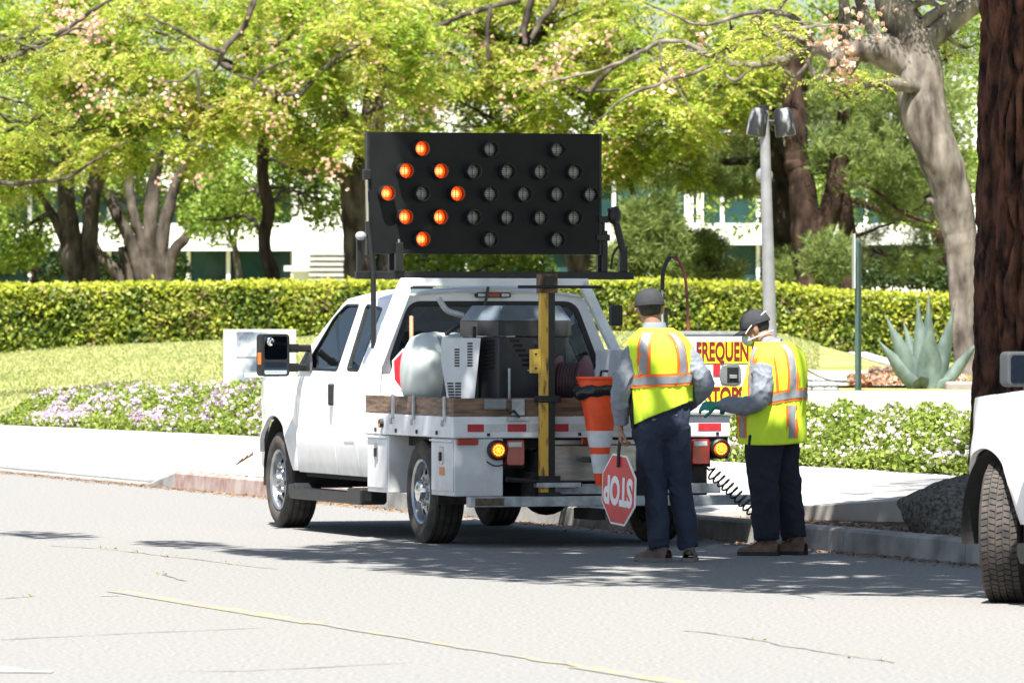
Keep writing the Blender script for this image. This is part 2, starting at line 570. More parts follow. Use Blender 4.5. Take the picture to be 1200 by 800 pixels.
# pavement slabs
pav = tag(empty("pavement"), "pale concrete pavement behind the kerb", kind="structure")
bed = MB().grid(lambda a, b: (lambda u, v: UV(u, v, sidewalk_z(u, v) - 0.06))(-60 + 260 * a, 0.15 + 3.42 * b), 260, 6)
bed.build("bedding", SOIL, pav)
def slab(u0, u1, v0, v1, lift=0.0, tilt=0.0):
    m_ = MB()
    nu = 3
    def top(a, b):
        u, v = u0 + (u1 - u0) * a, v0 + (v1 - v0) * b
        return UV(u, v, sidewalk_z(u, v) + lift + tilt * a)
    m_.grid(top, nu, 2)
    # skirts
    def sk(p, q):
        m_.add([p, q, q - Vector((0, 0, .12)), p - Vector((0, 0, .12))], [(0, 1, 2, 3)])
    for i in range(nu):
        sk(top(i / nu, 0), top((i + 1) / nu, 0)); sk(top(i / nu, 1), top((i + 1) / nu, 1))
    for b0, b1 in ((0, .5), (.5, 1)):
        sk(top(0, b0), top(0, b1)); sk(top(1, b0), top(1, b1))
    m_.build("slab", CONC, pav)
u = -30.0
while u < 70:
    L = 1.85
    for v0, v1 in ((0.17, 1.88), (1.89, 3.56)):
        if v0 < 1 and -5.2 < u + L / 2 < 2.6:      # tree pit cut out of the outer row
            continue
        slab(u, u + L - 0.012, v0, v1, random.uniform(-.004, .006))
    u += L
# the slab lifted by roots at the end of the tree pit
slab(2.45, 3.6, 0.17, 1.88, 0.0)
mb = MB()
mb.add([UV(2.44, .55, .20), UV(2.44, 1.88, .29), UV(-.3, 1.88, .42), UV(-.3, 1.1, .36), UV(2.44, .55, .06), UV(2.44, 1.88, .1), UV(-.3, 1.88, .1), UV(-.3, 1.1, .06)],
       [(0, 1, 2, 3), (0, 3, 7, 4), (3, 2, 6, 7), (1, 5, 6, 2), (0, 4, 5, 1)])
mb.build("lifted_slab", CONC, pav, bevel=0.008)
pit = MB().grid(lambda a, b: UV(-5.3 + 8 * a, 0.16 + 1.75 * b, 0.105 + 0.03 * noise.noise(Vector((a * 9, b * 4, 0)))), 40, 10)
pit.build("tree_pit_soil", SOIL, pav, smooth=60)

# kerb stones
kerb = tag(empty("kerb"), "weathered concrete kerb along the gutter, red paint towards the driveway", kind="structure")
def kerb_piece(u0, u1, m, z0=.165, z1=.165):
    m_ = MB()
    pr = lambda z: [(0.0, -.05), (0.012, z - .02), (0.03, z), (.155, z + .004), (.155, -.05)]
    a = [UV(u0, p[0], p[1]) for p in pr(z0)]
    b = [UV(u1, p[0], p[1]) for p in pr(z1)]
    n = len(a)
    m_.add(a + b, [tuple(range(n)), tuple(range(n, 2 * n))[::-1]] + [(i, i + 1, n + i + 1, n + i) for i in range(n - 1)])
    m_.build("kerb_stone", m, kerb)
u = -42.0
while u < U_RAMP0 - .01:
    e = min(u + 2.4, U_RAMP0)
    kerb_piece(u, e - .01, KERBR if u > 9 else KERBM)
    u = e
kerb_piece(U_RAMP0, U_RAMP1, KERBM, .165, .014)
kerb_piece(U_RAMP1 + .01, 40, KERBM, .014, .014)

# road markings and cracks
def strip(name, pts, wd, m, z, jit=0.0):
    m_ = MB()
    n = len(pts)
    V = []
    for i, p in enumerate(pts):
        q = pts[min(i + 1, n - 1)] - pts[max(i - 1, 0)]
        s = Vector((-q.y, q.x, 0)).normalized() * wd / 2 * (1 + random.uniform(-jit, jit))
        V += [p + s + Vector((0, 0, z)), p - s + Vector((0, 0, z))]
    m_.add(V, [(2 * i, 2 * i + 1, 2 * i + 3, 2 * i + 2) for i in range(n - 1)])
    return m_
for a, b in ((-19.6, -15.6), (-10.9, -6.4)):
    n = 24
    pts = [UV(a + (b - a) * i / n, -6.62) for i in range(n + 1)]
    tag(strip("lane_line", pts, .15, YLINE, .004, .05).build("lane_line", YLINE), "worn yellow centre line dash on the street", kind="structure")
pts = [UV(-15.6 + 4.7 * i / 40, -6.62 + .03 * noise.noise(Vector((i * .3, 0, 0)))) for i in range(41)]
tag(strip("lane_line", pts, .06, YLINE, .004, .4).build("lane_line", YLINE), "thin remnant of yellow line between two dashes", kind="structure")
pts = [hit(-20, 783), hit(20, 792), hit(62, 801)]
tag(strip("edge_line", pts, .2, WLINE, .004, .2).build("edge_line", WLINE), "worn white paint patch on the street", kind="structure")
pts = [hit(118, 698.5), hit(140, 698)]
tag(strip("paint_patch", pts, .06, WLINE, .004, .2).build("paint_patch", WLINE), "small white paint fleck near the yellow line", kind="structure")
TUFT = leaf_mat("weed", [(0.20, 0.20, 0.05), (0.28, 0.25, 0.08), (0.14, 0.16, 0.04)], 0.3)
def crack(pl, wd=.016, tufts=0.1):
    P = []
    for (a, b) in zip(pl[:-1], pl[1:]):
        A, B = hit(*a), hit(*b)
        n = max(3, int((B - A).length / .12))
        for i in range(n):
            p = A.lerp(B, i / n)
            d = (B - A).normalized()
            P.append(p + Vector((-d.y, d.x, 0)) * .05 * noise.noise(p * 3.0))
    o = strip("crack", P, wd, CRACK, .003, .7).build("road_crack", CRACK)
    tag(o, "thin dark crack with weeds across the asphalt", kind="structure")
    pts = np.array([p for p in P if noise.noise(p * 1.3 + Vector((5, 0, 0))) > .12 - tufts * .4])
    return pts
wp = []
for pl in ([(0, 750), (90, 746), (180, 741), (330, 735)], [(200, 792), (300, 786), (420, 780), (500, 776)], [(0, 702), (50, 698)],
           [(805, 739), (870, 748), (950, 762), (1060, 778)], [(860, 689), (920, 694), (960, 703)], [(190, 672), (215, 682)], [(60, 640), (120, 643), (330, 668)]):
    wp.append(crack(pl))
wp = np.concatenate([x for x in wp if len(x)])

# ------------------------------------------------------------------ leaves
def quads(C, T, B):
    """diamond leaves: centres C, half-length vectors T, half-width vectors B"""
    n = len(C)
    V = np.empty((n, 4, 3), np.float32)
    V[:, 0], V[:, 1], V[:, 2], V[:, 3] = C - T, C - B + T * 0.1, C + T, C + B + T * 0.1
    F = np.arange(n * 4, dtype=np.int32).reshape(-1, 4)
    return V.reshape(-1, 3), F
def unit(A): return A / (np.linalg.norm(A, axis=-1, keepdims=True) + 1e-9)
def rand_leaves(C, L, Wd, up=0.6, rng=RNG):
    n = len(C)
    N = unit(rng.normal(size=(n, 3)) + np.array([0, -0.25, up * 2]))
    T = unit(np.cross(N, rng.normal(size=(n, 3))))
    B = np.cross(N, T)
    s = rng.uniform(.7, 1.25, (n, 1))
    return quads(C, T * L / 2 * s, B * Wd / 2 * s)
def sprays(C, L=0.46, m=14, leaf=0.125, wd=0.052, droop=0.45, rng=RNG):
    """pinnate leaves: a drooping rachis with leaflets on both sides"""
    n = len(C)
    a = rng.uniform(0, 2 * math.pi, n)
    D = np.stack([np.cos(a), np.sin(a), rng.uniform(-.35, .25, n)], 1)
    D = unit(D)
    S = unit(np.cross(D, np.array([0, 0, 1.0])) + rng.normal(scale=.25, size=(n, 3)))
    N = np.cross(S, D)
    k = np.arange(m)
    t = (k // 2 + .5) / (m / 2)
    side = np.where(k % 2 == 0, 1.0, -1.0)
    Ls = L * rng.uniform(.7, 1.2, (n, 1, 1))
    pos = C[:, None, :] + D[:, None, :] * (t[None, :, None] * Ls) + np.array([0, 0, -1.0]) * (droop * L * t ** 2)[None, :, None]
    T = unit(S[:, None, :] * side[None, :, None] + D[:, None, :] * .55 + np.array([0, 0, -.35]) + rng.normal(scale=.18, size=(n, m, 3)))
    Bv = unit(np.cross(N[:, None, :] + rng.normal(scale=.35, size=(n, m, 3)), T))
    sz = rng.uniform(.75, 1.2, (n, m, 1))
    C2 = pos + T * leaf * .5 * sz
    return quads(C2.reshape(-1, 3), (T * leaf / 2 * sz).reshape(-1, 3), (Bv * wd / 2 * sz).reshape(-1, 3))
def merge(parts):
    V, F, o = [], [], 0
    for v, f in parts:
        V.append(v); F.append(f + o); o += len(v)
    return np.concatenate(V), np.concatenate(F)
V, F = rand_leaves(wp + np.array([0, 0, .012]) + RNG.normal(scale=(.03, .03, .004), size=wp.shape), .035, .012, .3)
tag(link("weeds", fast_mesh("weeds", V, F), TUFT), "tiny yellow-green weeds growing in the road cracks", kind="stuff")

# ------------------------------------------------------------------ vehicles
XP_Z = [0.40, 0.48, 0.58, 0.70, 0.76, 0.82, 1.00, 1.12, 1.20, 1.26]
XP_X = [0.930, 0.972, 0.992, 1.006, 1.004, 0.992, 1.002, 1.000, 0.990, 0.972]
NOSE = [4.25, .75, .16, 5.0]
def xprof(y, z):
    x = float(np.interp(z, XP_Z, XP_X))
    if y > NOSE[0]: x -= NOSE[2] * ((y - NOSE[0]) / NOSE[1]) ** 2.2
    d = math.hypot(y - 4.05, z - .40)          # swollen lip round the wheel arch
    if d < .66: x += .03 * min(1, max(0, (.66 - d) / .12))
    return x
def side_panel(s, y0, y1, zlo, zhi, ny=10, nz=14):
    m_ = MB()
    def fn(a, b):
        y = y0 + (y1 - y0) * min(1, max(0, (a * (ny + 2) - 1) / ny))
        zl, zh = zlo(y), zhi(y)
        z = zl + (zh - zl) * min(1, max(0, (b * (nz + 2) - 1) / nz))
        inn = .035 if (a < 1e-6 or a > 1 - 1e-6 or b < 1e-6 or b > 1 - 1e-6) else 0
        return Vector((s * (xprof(y, z) - inn), y, z))
    m_.grid(fn, ny + 2, nz + 2)
    return m_
def gh(s, y, t, o=0.0):                          # greenhouse side: y along, t from belt to roof
    return Vector((s * (.972 - .225 * t + .02 * math.sin(math.pi * t) + o), y, 1.255 + .575 * t))
W1 = [(3.32, .05), (2.36, .04), (2.43, .92), (2.80, .92), (2.96, .76)]
W2 = [(2.07, .05), (1.76, .04), (1.72, .86), (2.20, .92)]
GHO = [(3.56, 0), (3.30, .42), (2.90, .95), (2.82, 1.0), (1.38, 1.0), (1.34, 0)]

def wheel(root, x, y, s, rad, steer=0.0, blocks=False, style=0):
    wh = empty("wheel", (x, y, rad), steer, root)
    hw = .122
    m_ = MB()
    rr = .235
    prof = [(-hw * .8, rr), (-hw, rr + .03), (-hw * 1.08, (rr + rad) / 2), (-hw, rad - .035), (-hw * .86, rad - .010)]
    gx = [-.62, -.2, .2, .62]
    tr = [(-hw * .84, rad - .004)]
    for g in gx:
        tr += [(hw * (g - .06), rad), (hw * (g - .05), rad - .012), (hw * (g + .05), rad - .012), (hw * (g + .06), rad)]
    tr += [(hw * .84, rad - .004)]
    if blocks:
        tr = [(-hw * .84, rad - .012), (hw * .84, rad - .012)]
    m_.lathe(prof + tr + [(-p[0], p[1]) for p in prof[::-1]], 'x', 72)
    if blocks:
        cols = [(-.86, -.56), (-.50, -.20), (-.14, .14), (.20, .50), (.56, .86)]
        nb = 66
        for ci, (a, b) in enumerate(cols):
            for k in range(nb):
                a0 = 2 * math.pi * (k + .5 * (ci % 2)) / nb
                a1 = a0 + 2 * math.pi / nb * .80
                sk = .022 * (1 if ci % 2 else -1)
                P = []
                for r_ in (rad - .014, rad):
                    for (xx, an) in ((a, a0), (b, a0 + sk), (b, a1 + sk), (a, a1)):
                        P.append((xx * hw, r_ * math.cos(an), r_ * math.sin(an)))
                m_.add(P, [(4, 5, 6, 7), (0, 1, 5, 4), (1, 2, 6, 5), (2, 3, 7, 6), (3, 0, 4, 7)])
    m_.build("tyre", RUBBER, wh, smooth=35)
    # rim: barrel, lip, dished disc with oval holes
    o = s * hw
    b = MB().lathe([(s * hw * .80, rr + .004), (s * hw * .92, rr + .012), (s * hw * .97, rr + .004), (s * hw * .86, rr - .012), (s * hw * .2, rr - .022), (-s * hw * .8, rr - .01)], 'x', 48)
    rim = b.build("rim", STEEL, wh, smooth=40)
    d = MB()
    outer = [((rr - .016) * math.cos(i * math.pi / 24), (rr - .016) * math.sin(i * math.pi / 24)) for i in range(48)]
    holes = []
    for k in range(8):
        ca = k * math.pi / 4 + .2
        c = Vector((math.cos(ca), math.sin(ca))) * .155
        tdir = Vector((-math.sin(ca), math.cos(ca)))
        holes.append([tuple(c + tdir * .036 * math.cos(q) + c.normalized() * .026 * math.sin(q)) for q in np.arange(12) * math.pi / 6])
    inner = [(.07 * math.cos(i * math.pi / 10), .07 * math.sin(i * math.pi / 10)) for i in range(20)]
    off = (.035 if style == 0 else .075)
    def disc(a, b_):
        r_ = math.hypot(a, b_)
        return (s * (hw * .45 + off * max(0, 1 - abs(r_ - .12) / .12) - (.02 if style else 0)), a, b_)
    d.holed(outer, holes + [inner], disc, dv=(-s * .006, 0, 0))
    d.build("wheel_disc", STEEL, rim, smooth=30)
    h = MB()
    if style == 0:      # domed hub on the rear wheel
        h.lathe([(s * .04, .088), (s * .118, .084), (s * .140, .072), (s * .150, .045), (s * .152, .0)], 'x', 24)
    else:
        h.lathe([(s * .03, .075), (s * .085, .068), (s * .100, .05), (s * .135, .045), (s * .142, .03), (s * .142, 0)], 'x', 24)
    h.build("hub", CHROME if style == 0 else STEEL, rim, smooth=40)
    ln_ = MB().lathe([(s * .06, .011), (s * .105, .011), (s * .11, .006), (s * .11, 0)], 'x', 6).mesh("lug_nut")
    for k in range(8):
        ca = k * math.pi / 4
        link("lug_nut", ln_, CHROME, rim).location = (0, .098 * math.cos(ca), .098 * math.sin(ca))
    MB().lathe([(s * .0, .0), (s * .0, .17), (-s * .08, .17)], 'x', 24).build("brake_drum", DARK, wh)
    return wh

def build_cab(root, big_mirror=True, steer=0.0, rad=.385, blocks=False):
    zc = .40
    def arch(y, base):
        return max(base, zc + math.sqrt(max(0, .50 ** 2 - (y - 4.05) ** 2))) if abs(y - 4.05) < .50 else base
    belt = lambda y: 1.252
    fendertop = lambda y: float(np.interp(y, [3.4, 4.0, 4.7, 5.0], [1.235, 1.215, 1.165, 1.09]))
    for s in (-1, 1):
        side_panel(s, 3.445, NOSE[3], lambda y: arch(y, .47 if y < 4.4 else .60), fendertop, 62, 14).build("fender", WHITE, root, smooth=50)
        dr = side_panel(s, 2.300, 3.435, lambda y: .46, belt, 14, 18).build("door", WHITE, root, smooth=50)
        side_panel(s, 1.660, 2.290, lambda y: .46 , belt, 8, 18).build("rear_door", WHITE, root, smooth=50)
        side_panel(s, 1.335, 1.650, lambda y: .46, belt, 6, 18).build("cab_corner", WHITE, root, smooth=50)
        hb = MB().box(s * .99, s * 1.035, 2.34, 2.395, 1.00, 1.17)
        hb.build("door_handle", BLACKP, dr, bevel=.012)
        # greenhouse with window openings
        w1, w2 = roundpoly(W1, .05), roundpoly(W2, .04)
        m_ = MB().holed(GHO, [offpoly(w1, .018), offpoly(w2, .018)], lambda a, b: gh(s, a, b), dv=(-s * .03, 0, 0))
        m_.build("window_pillar", WHITE, root, smooth=30)
        for wp_ in (w1, w2):
            seal = MB().holed(offpoly(wp_, .020), [offpoly(wp_, -.012)], lambda a, b: gh(s, a, b, .002), dv=(-s * .02, 0, 0)).build("window_seal", BLACKP, root)
            MB().holed(offpoly(wp_, -.004), [], lambda a, b: gh(s, a, b, -.012)).build("side_window", GLASS, root)
        # wheel arch liner and door sill
        MB().lathe([(s * .50, .49), (s * .975, .492)], 'x', 24, (0, 4.05, zc), a0=-.15, a1=math.pi + .15).build("arch_liner", DARK, root)
        box("cab_wall", DARK, root, min(s * .92, s * .90), max(s * .92, s * .90), 1.36, 3.5, .45, 1.22, 0)
        # running board
        y0, y1 = 1.32, 3.42
        rb = MB().prism([(y0, .27), (y0 + .05, .25), (y1 - .05, .25), (y1, .30), (y1, .365), (y1 - .16, .375), (y1 - .22, .335), (y0 + .42, .335), (y0 + .36, .375), (y0, .375)], 'x', s * .86, s * 1.075)
        rb.build("running_board", BLACKM, root, bevel=.012)
        # mirror
        mi = empty("mirror", (0, 0, 0), 0, root)
        if big_mirror:
            M_ = Matrix.Translation((s * 1.255, 3.16, 1.39)) @ Matrix.Rotation(s * R(-8), 4, 'Z')
            sh = MB().prism(roundpoly([(-.118, -.168), (.118, -.168), (.118, .168), (-.118, .168)], .035), 'y', -.015, .10, M_)
            sh.build("mirror_housing", BLACKP, mi, bevel=.012)
            fr = MB().holed(roundpoly([(-.118, -.168), (.118, -.168), (.118, .168), (-.118, .168)], .035),
                            [roundpoly([(-.098, -.035), (.098, -.035), (.098, .150), (-.098, .150)], .02), roundpoly([(-.098, -.150), (.098, -.150), (.098, -.055), (-.098, -.055)], .015)],
                            lambda a, b: M_ @ Vector((a, -.025, b)), dv=(0, .012, 0)).build("mirror_bezel", BLACKP, mi)
            MB().prism(roundpoly([(-.1, -.037), (.1, -.037), (.1, .152), (-.1, .152)], .02), 'y', -.0205, -.0165, M_).build("mirror_glass", mat("mirror_dark", (.05, .06, .07), .04, metal=1.0, var=0), mi)
            MB().prism(roundpoly([(-.1, -.152), (.1, -.152), (.1, -.053), (-.1, -.053)], .015), 'y', -.0205, -.0165, M_).build("convex_mirror", MIRROR, mi)
            MB().ell((0, 0, 0), (.03, .008, .034), M=None).v and None
            sp = MB().ell((0, 0, 0), (.032, .012, .036))
            sp.v = [tuple(M_ @ (Vector(p) + Vector((s * .048, -.026, .108)))) for p in sp.v]
            sp.build("spot_mirror", CHROME, mi, smooth=60)
            MB().box(s * .116, s * .128, -.005, .05, -.075, .02, M_).build("mirror_marker", ORANGE, mi, bevel=.004)
            for z in (.055, -.098):
                MB().box(min(-s * .33, -s * .10), max(-s * .33, -s * .10), .02, .06, z - .028, z + .028, M_).build("mirror_arm", BLACKP, mi, bevel=.01)
                for k in range(4):
                    xx = -s * (.14 + k * .022)
                    MB().box(xx - .006, xx + .006, .014, .066, z - .034, z + .034, M_).build("arm_ridge", BLACKP, mi)
        else:
            M_ = Matrix.Translation((s * 1.175, 3.02, 1.37)) @ Matrix.Rotation(s * R(-6), 4, 'Z')
            MB().prism(roundpoly([(-.125, -.10), (.125, -.10), (.125, .10), (-.125, .10)], .035), 'y', -.012, .09, M_).build("mirror_housing", mat("mirror_grey", (.06, .065, .07), .45), mi, bevel=.012)
            MB().prism(roundpoly([(-.105, -.08), (.105, -.08), (.105, .08), (-.105, .08)], .025), 'y', -.017, -.013, M_).build("mirror_glass", MIRROR, mi)
            MB().box(min(-s * .25, -s * .10), max(-s * .25, -s * .10), .02, .06, -.05, .0, M_).build("mirror_arm", BLACKP, mi, bevel=.01)
        MB().holed([(3.47, .02), (3.06, .02), (3.12, .14), (3.30, .36)], [], lambda a, b: gh(s, a, b, .006), dv=(s * .02, 0, 0)).build("mirror_sail", BLACKP, mi)
        # headlamp
        MB().prism([(NOSE[3] - .28, .86), (NOSE[3] - .07, .84), (NOSE[3] - .07, 1.06), (NOSE[3] - .30, 1.10)], 'x', s * .60, s * (xprof(NOSE[3] - .12, 1.0) - .012)).build("headlamp", mat("lamp_clear", (.5, .52, .55), .1, var=.05, coat=1), root, bevel=.02)
        wheel(root, s * (.868), 4.05, s, rad, steer, blocks, 1)
    # bonnet
    def hood(a, b):
        x = -1 + 2 * a
        y = 3.50 + (NOSE[3] - 3.54) * b
        zz = fendertop(y) + .055 * (1 - abs(x) ** 3) - (.10 * max(0, b - .85) / .15)
        return Vector((x * (xprof(y, 1.1) - .035), y, zz - (.012 if abs(x) > .99 else 0)))
    MB().grid(hood, 20, 14).build("bonnet", WHITE, root, smooth=50)
    MB().grid(lambda a, b: Vector(((-1 + 2 * a) * .93, 3.40 + .14 * b, 1.245 - .01 * b)), 4, 2).build("cowl", BLACKP, root)
    box("grille", CHROME, root, -.58, .58, NOSE[3] - .12, NOSE[3] - .03, .74, 1.08, .02)
    nx = xprof(NOSE[3] - .05, .6)
    box("bumper", CHROME if big_mirror else WHITE, root, -nx, nx, NOSE[3] - .14, NOSE[3] + .08, .44, .66, .05)
    box("engine_bay", DARK, root, -.52, .52, 3.45, NOSE[3] - .12, .42, 1.12, 0)
    # windscreen and roof
    MB().grid(lambda a, b: Vector(((-1 + 2 * a) * (.93 - .21 * b), 3.50 - .66 * b + .10 * (1 - (2 * a - 1) ** 2) * (1 - b * .5), 1.255 + .575 * b)), 8, 4).build("windscreen", GLASS, root, smooth=40)
    def roof(a, b):
        x = -1 + 2 * a
        y = 2.88 - 1.55 * b
        e = max(0, 1 - (min(b, 1 - b) / .10)) if min(b, 1 - b) < .10 else 0
        return Vector((x * .752, y, 1.83 + .095 * (1 - abs(x) ** 3.2) - .05 * e * e * (1 - abs(x) ** 3)))
    MB().grid(roof, 24, 24).build("roof", WHITE, root, smooth=50)
    # cab back with the rear window
    yb = 1.335
    def bk(a, b):
        return Vector((a, yb - .03 * (1 - (a / .98) ** 2) + .05 * max(0, (b - 1.25) / .6), b))
    outer = [(-.965, .50), (.965, .50), (.985, .9), (.965, 1.25), (.90, 1.45), (.76, 1.80), (.70, 1.865), (.45, 1.895), (0, 1.91), (-.45, 1.895), (-.70, 1.865), (-.76, 1.80), (-.90, 1.45), (-.965, 1.25), (-.985, .9)]
    hole = roundpoly([(-.80, 1.27), (.80, 1.27), (.83, 1.36), (.665, 1.80), (-.665, 1.80), (-.83, 1.36)], .09, 5)
    MB().holed(outer, [hole], bk, dv=(0, .03, 0)).build("cab_back", WHITE, root, smooth=30)
    MB().holed(offpoly(hole, .012), [offpoly(hole, -.03)], lambda a, b: bk(a, b) + Vector((0, -.003, 0)), dv=(0, .02, 0)).build("window_seal", BLACKP, root)
    MB().holed(offpoly(hole, -.01), [], lambda a, b: bk(a, b) + Vector((0, .012, 0))).build("rear_window", GLASS, root)
    # cab interior
    box("floor_pan", DARK, root, -.9, .9, 1.37, 3.5, .42, .60, 0)
    box("dashboard", LINER, root, -.9, .9, 3.05, 3.45, .95, 1.22, .05)
    for s in (-1, 1):
        se = MB().box(s * .43 - .26, s * .43 + .26, 2.15, 2.68, .62, .92).build("seat", LINER, root, bevel=.05)
        MB().box(-.25, .25, -.07, .07, 0, .60, Matrix.Translation((s * .43, 2.10, .88)) @ Matrix.Rotation(R(12), 4, 'X')).build("backrest", LINER, se, bevel=.05)
        MB().box(-.13, .13, -.05, .05, .62, .80, Matrix.Translation((s * .43, 2.10, .88)) @ Matrix.Rotation(R(12), 4, 'X')).build("headrest", LINER, se, bevel=.04)
    an = np.linspace(0, 2 * math.pi, 25)
    MB().tube([(-.43 + .19 * math.cos(a), 2.92 + .07 * math.sin(a), 1.22 + .17 * math.sin(a)) for a in an], .016, 8).build("steering_wheel", BLACKP, root, smooth=60)
    MB().prism(roundpoly([(-.13, 1.66), (.13, 1.66), (.13, 1.74), (-.13, 1.74)], .03), 'y', 2.84, 2.87).build("cabin_mirror", BLACKP, root)
    # chassis
    for s in (-1, 1):
        box("frame_rail", DARK, root, min(s * .43, s * .36), max(s * .43, s * .36), -1.1, NOSE[3] - .15, .50, .70, 0)
    box("axle", DARK, root, -.8, .8, 4.0, 4.1, .32, .42, .02)

TRUCK = thing("utility_truck", "white flatbed utility truck carrying an arrow board, stopped at the kerb", "truck", (.257, 48.35, 0), YAW)
T = TRUCK
build_cab(T)
for s in (-1, 1):
    wheel(T, s * .868, 0, s, .385, 0, False, 0)
MB().tube([(-.8, 0, .385), (.8, 0, .385)], .06, 12).build("rear_axle", DARK, T, smooth=60)
MB().ell((0, 0, .37), (.19, .2, .17)).build("differential", DARK, T, smooth=60)
MB().tube([(.35, -1.0, .42), (.35, .8, .44), (.3, 2.2, .44)], .04, 10).build("exhaust_pipe", DARK, T)
box("fuel_tank", DARK, T, -.40, .30, .55, 1.6, .36, .62, .03)
# third brake light
bl = MB().prism(roundpoly([(-.145, 1.838), (.135, 1.838), (.135, 1.880), (-.145, 1.880)], .02), 'y', 1.325, 1.38).build("brake_light", BLACKP, T)
MB().prism([(-.055, 1.845), (.045, 1.845), (.045, 1.873), (-.055, 1.873)], 'y', 1.321, 1.33).build("lens", REDL, bl)
for x0, x1 in ((-.13, -.07), (.06, .12)):
    MB().prism([(x0, 1.847), (x1, 1.847), (x1, 1.871), (x0, 1.871)], 'y', 1.321, 1.33).build("lens", SILTAPE, bl)

# flatbed
BX, BY0, BY1 = 1.07, -1.126, 1.225
box("deck", mat("deck_steel", (.10, .10, .10), .6, var=.3), T, -BX + .01, BX - .01, BY0 + .01, BY1, .915, .955, 0)
box("deck_underside", DARK, T, -.9, .9, BY0 + .08, BY1 - .02, .72, .91, 0)
box("side_rail", WHITE2, T, -BX, -BX + .06, BY0 + .064, BY1, .800, .958, .008)
box("side_rail", WHITE2, T, BX - .06, BX, BY0 + .064, BY1, .800, .958, .008)
box("rear_rail", WHITE2, T, -BX, BX, BY0, BY0 + .06, .800, .958, .008)
# boards
for a, b in ((BY0 + .05, .10), (.106, BY1 - .02)):
    box("side_board", WOODM, T, -BX + .004, -BX + .034, a, b, .962, 1.094, .004)
for a, b in ((-BX + .002, .02), (.026, .78)):
    box("tail_board", WOODM, T, a, b, BY0 + .004, BY0 + .034, .962, 1.092, .004)
for y in (.42, -.13, -.93):
    st = box("stake_pocket", GALV, T, -BX - .016, -BX + .003, y - .022, y + .022, .925, 1.105, .003)
    MB().tube([(-BX - .022, y, .93), (-BX - .028, y, .90), (-BX - .02, y, .885)], .012, 8).build("hook", GALV, st)
for y in (.35, -.20, -.72, .9):
    MB().lathe([(-BX - .012, 0), (-BX - .012, .016), (-BX - .002, .016)], 'x', 10, (0, y, .835)).build("rail_bolt", BLACKP, T)
MB().lathe([(-BX - .03, 0), (-BX - .03, .03), (-BX - .002, .035)], 'x', 12, (0, .72, .885)).build("side_marker", BLACKP, T)
MB().lathe([(-BX - .034, 0), (-BX - .032, .018), (-BX - .028, .018)], 'x', 12, (0, .72, .868)).build("marker_lens", ORANGE, T)
for a, b, m in ((-.96, -.835, REDTAPE), (-.825, -.665, SILTAPE), (-.655, -.51, REDTAPE), (-.50, -.33, SILTAPE), (-.315, -.185, REDTAPE), (-.175, -.03, SILTAPE), (-.025, .12, REDTAPE), (.13, .70, SILTAPE), (.82, 1.0, REDTAPE)):
    box("reflective_tape", m, T, a, b, BY0 - .003, BY0 + .001, .846, .902, 0)
for x in (-.80, -.10, .60, .97):
    box("rail_plug", BLACKP, T, x - .011, x + .011, BY0 - .006, BY0, .815, .837, 0)
# latch assembly at the tail board corner
lt = box("tail_latch", GALV, T, -.63, -.53, BY0 - .035, BY0 + .0, .965, 1.085, .006)
box("latch_motor", mat("motor_grey", (.20, .21, .22), .5, var=.2), T, -.84, -.68, BY0 - .07, BY0 - .002, 1.01, 1.085, .012)
MB().tube([(-.69, BY0 - .05, 1.02), (-.65, BY0 - .06, .985), (-.62, BY0 - .05, 1.0), (-.58, BY0 - .06, .95)], .008, 6, n=16).build("latch_wire", BLACKP, T)
box("latch_foot", GALV, T, -.66, -.50, BY0 - .045, BY0 - .004, .925, .955, .004)
box("hinge_plate", GALV, T, .13, .18, BY0 - .014, BY0 + .002, .97, 1.06, .003)
box("red_reflector", REDL, T, .32, .42, BY0 - .012, BY0 + .002, .965, 1.085, .006)

# tool boxes under the deck
def toolbox(name, x0, x1, y0, y1, z0, z1, s):
    b = MB().prism([(x0, z0), (x1, z0), (x1, z1), (x0, z1)], 'y', y0, y1).build(name, WHITE2, T, bevel=.006)
    xo = x0 if s < 0 else x1
    dx = -.007 if s < 0 else .007
    d = box("box_door", WHITE2, b, min(xo, xo + dx), max(xo, xo + dx), y0 + .02, y1 - .02, z0 + .035, z1 - .03, .004)
    yc = y0 + (y1 - y0) * .52
    l = box("latch_plate", STEEL, b, min(xo + dx, xo + dx * 2.2), max(xo + dx, xo + dx * 2.2), yc - .045, yc + .045, z1 - .19, z1 - .06, .012)
    box("latch_handle", BLACKP, b, min(xo + dx * 2.2, xo + dx * 4), max(xo + dx * 2.2, xo + dx * 4), yc - .018, yc + .018, z1 - .165, z1 - .10, .004)
    box("drip_lip", WHITE2, b, min(xo, xo + 3 * dx), max(xo, xo + 3 * dx), y0 + .01, y1 - .01, z1 - .022, z1 - .008, .002)
    return b
box("door_decal", mat("faded_red", (.80, .55, .55), .5, var=.2, scale=30), T, -1.0095, -1.0075, 1.74, 2.02, .722, .738, 0)
tb = toolbox("rear_toolbox", -1.055, -.685, BY0 + .012, -.52, .375, .795, -1)
box("orange_sticker", mat("orange_sticker", (.62, .20, .07), .5), tb, -1.067, -1.0625, -.88, -.76, .525, .585, 0)
box("white_scuff", WHITE, tb, -.83, -.82, BY0 + .008, BY0 + .014, .40, .47, 0)
toolbox("front_toolbox", -1.06, -.80, .60, 1.17, .36, .795, -1)
toolbox("front_toolbox", .80, 1.06, .60, 1.17, .36, .795, 1)
box("mud_flap", RUBBER, T, .70, .93, BY0 + .12, BY0 + .132, .32, .80, 0)
box("lamp_shelf", DARK, T, .70, 1.06, BY0 + .02, BY0 + .06, .64, .80, 0)
box("mud_flap", RUBBER, T, -1.0, -.74, -.50, -.488, .30, .80, 0)

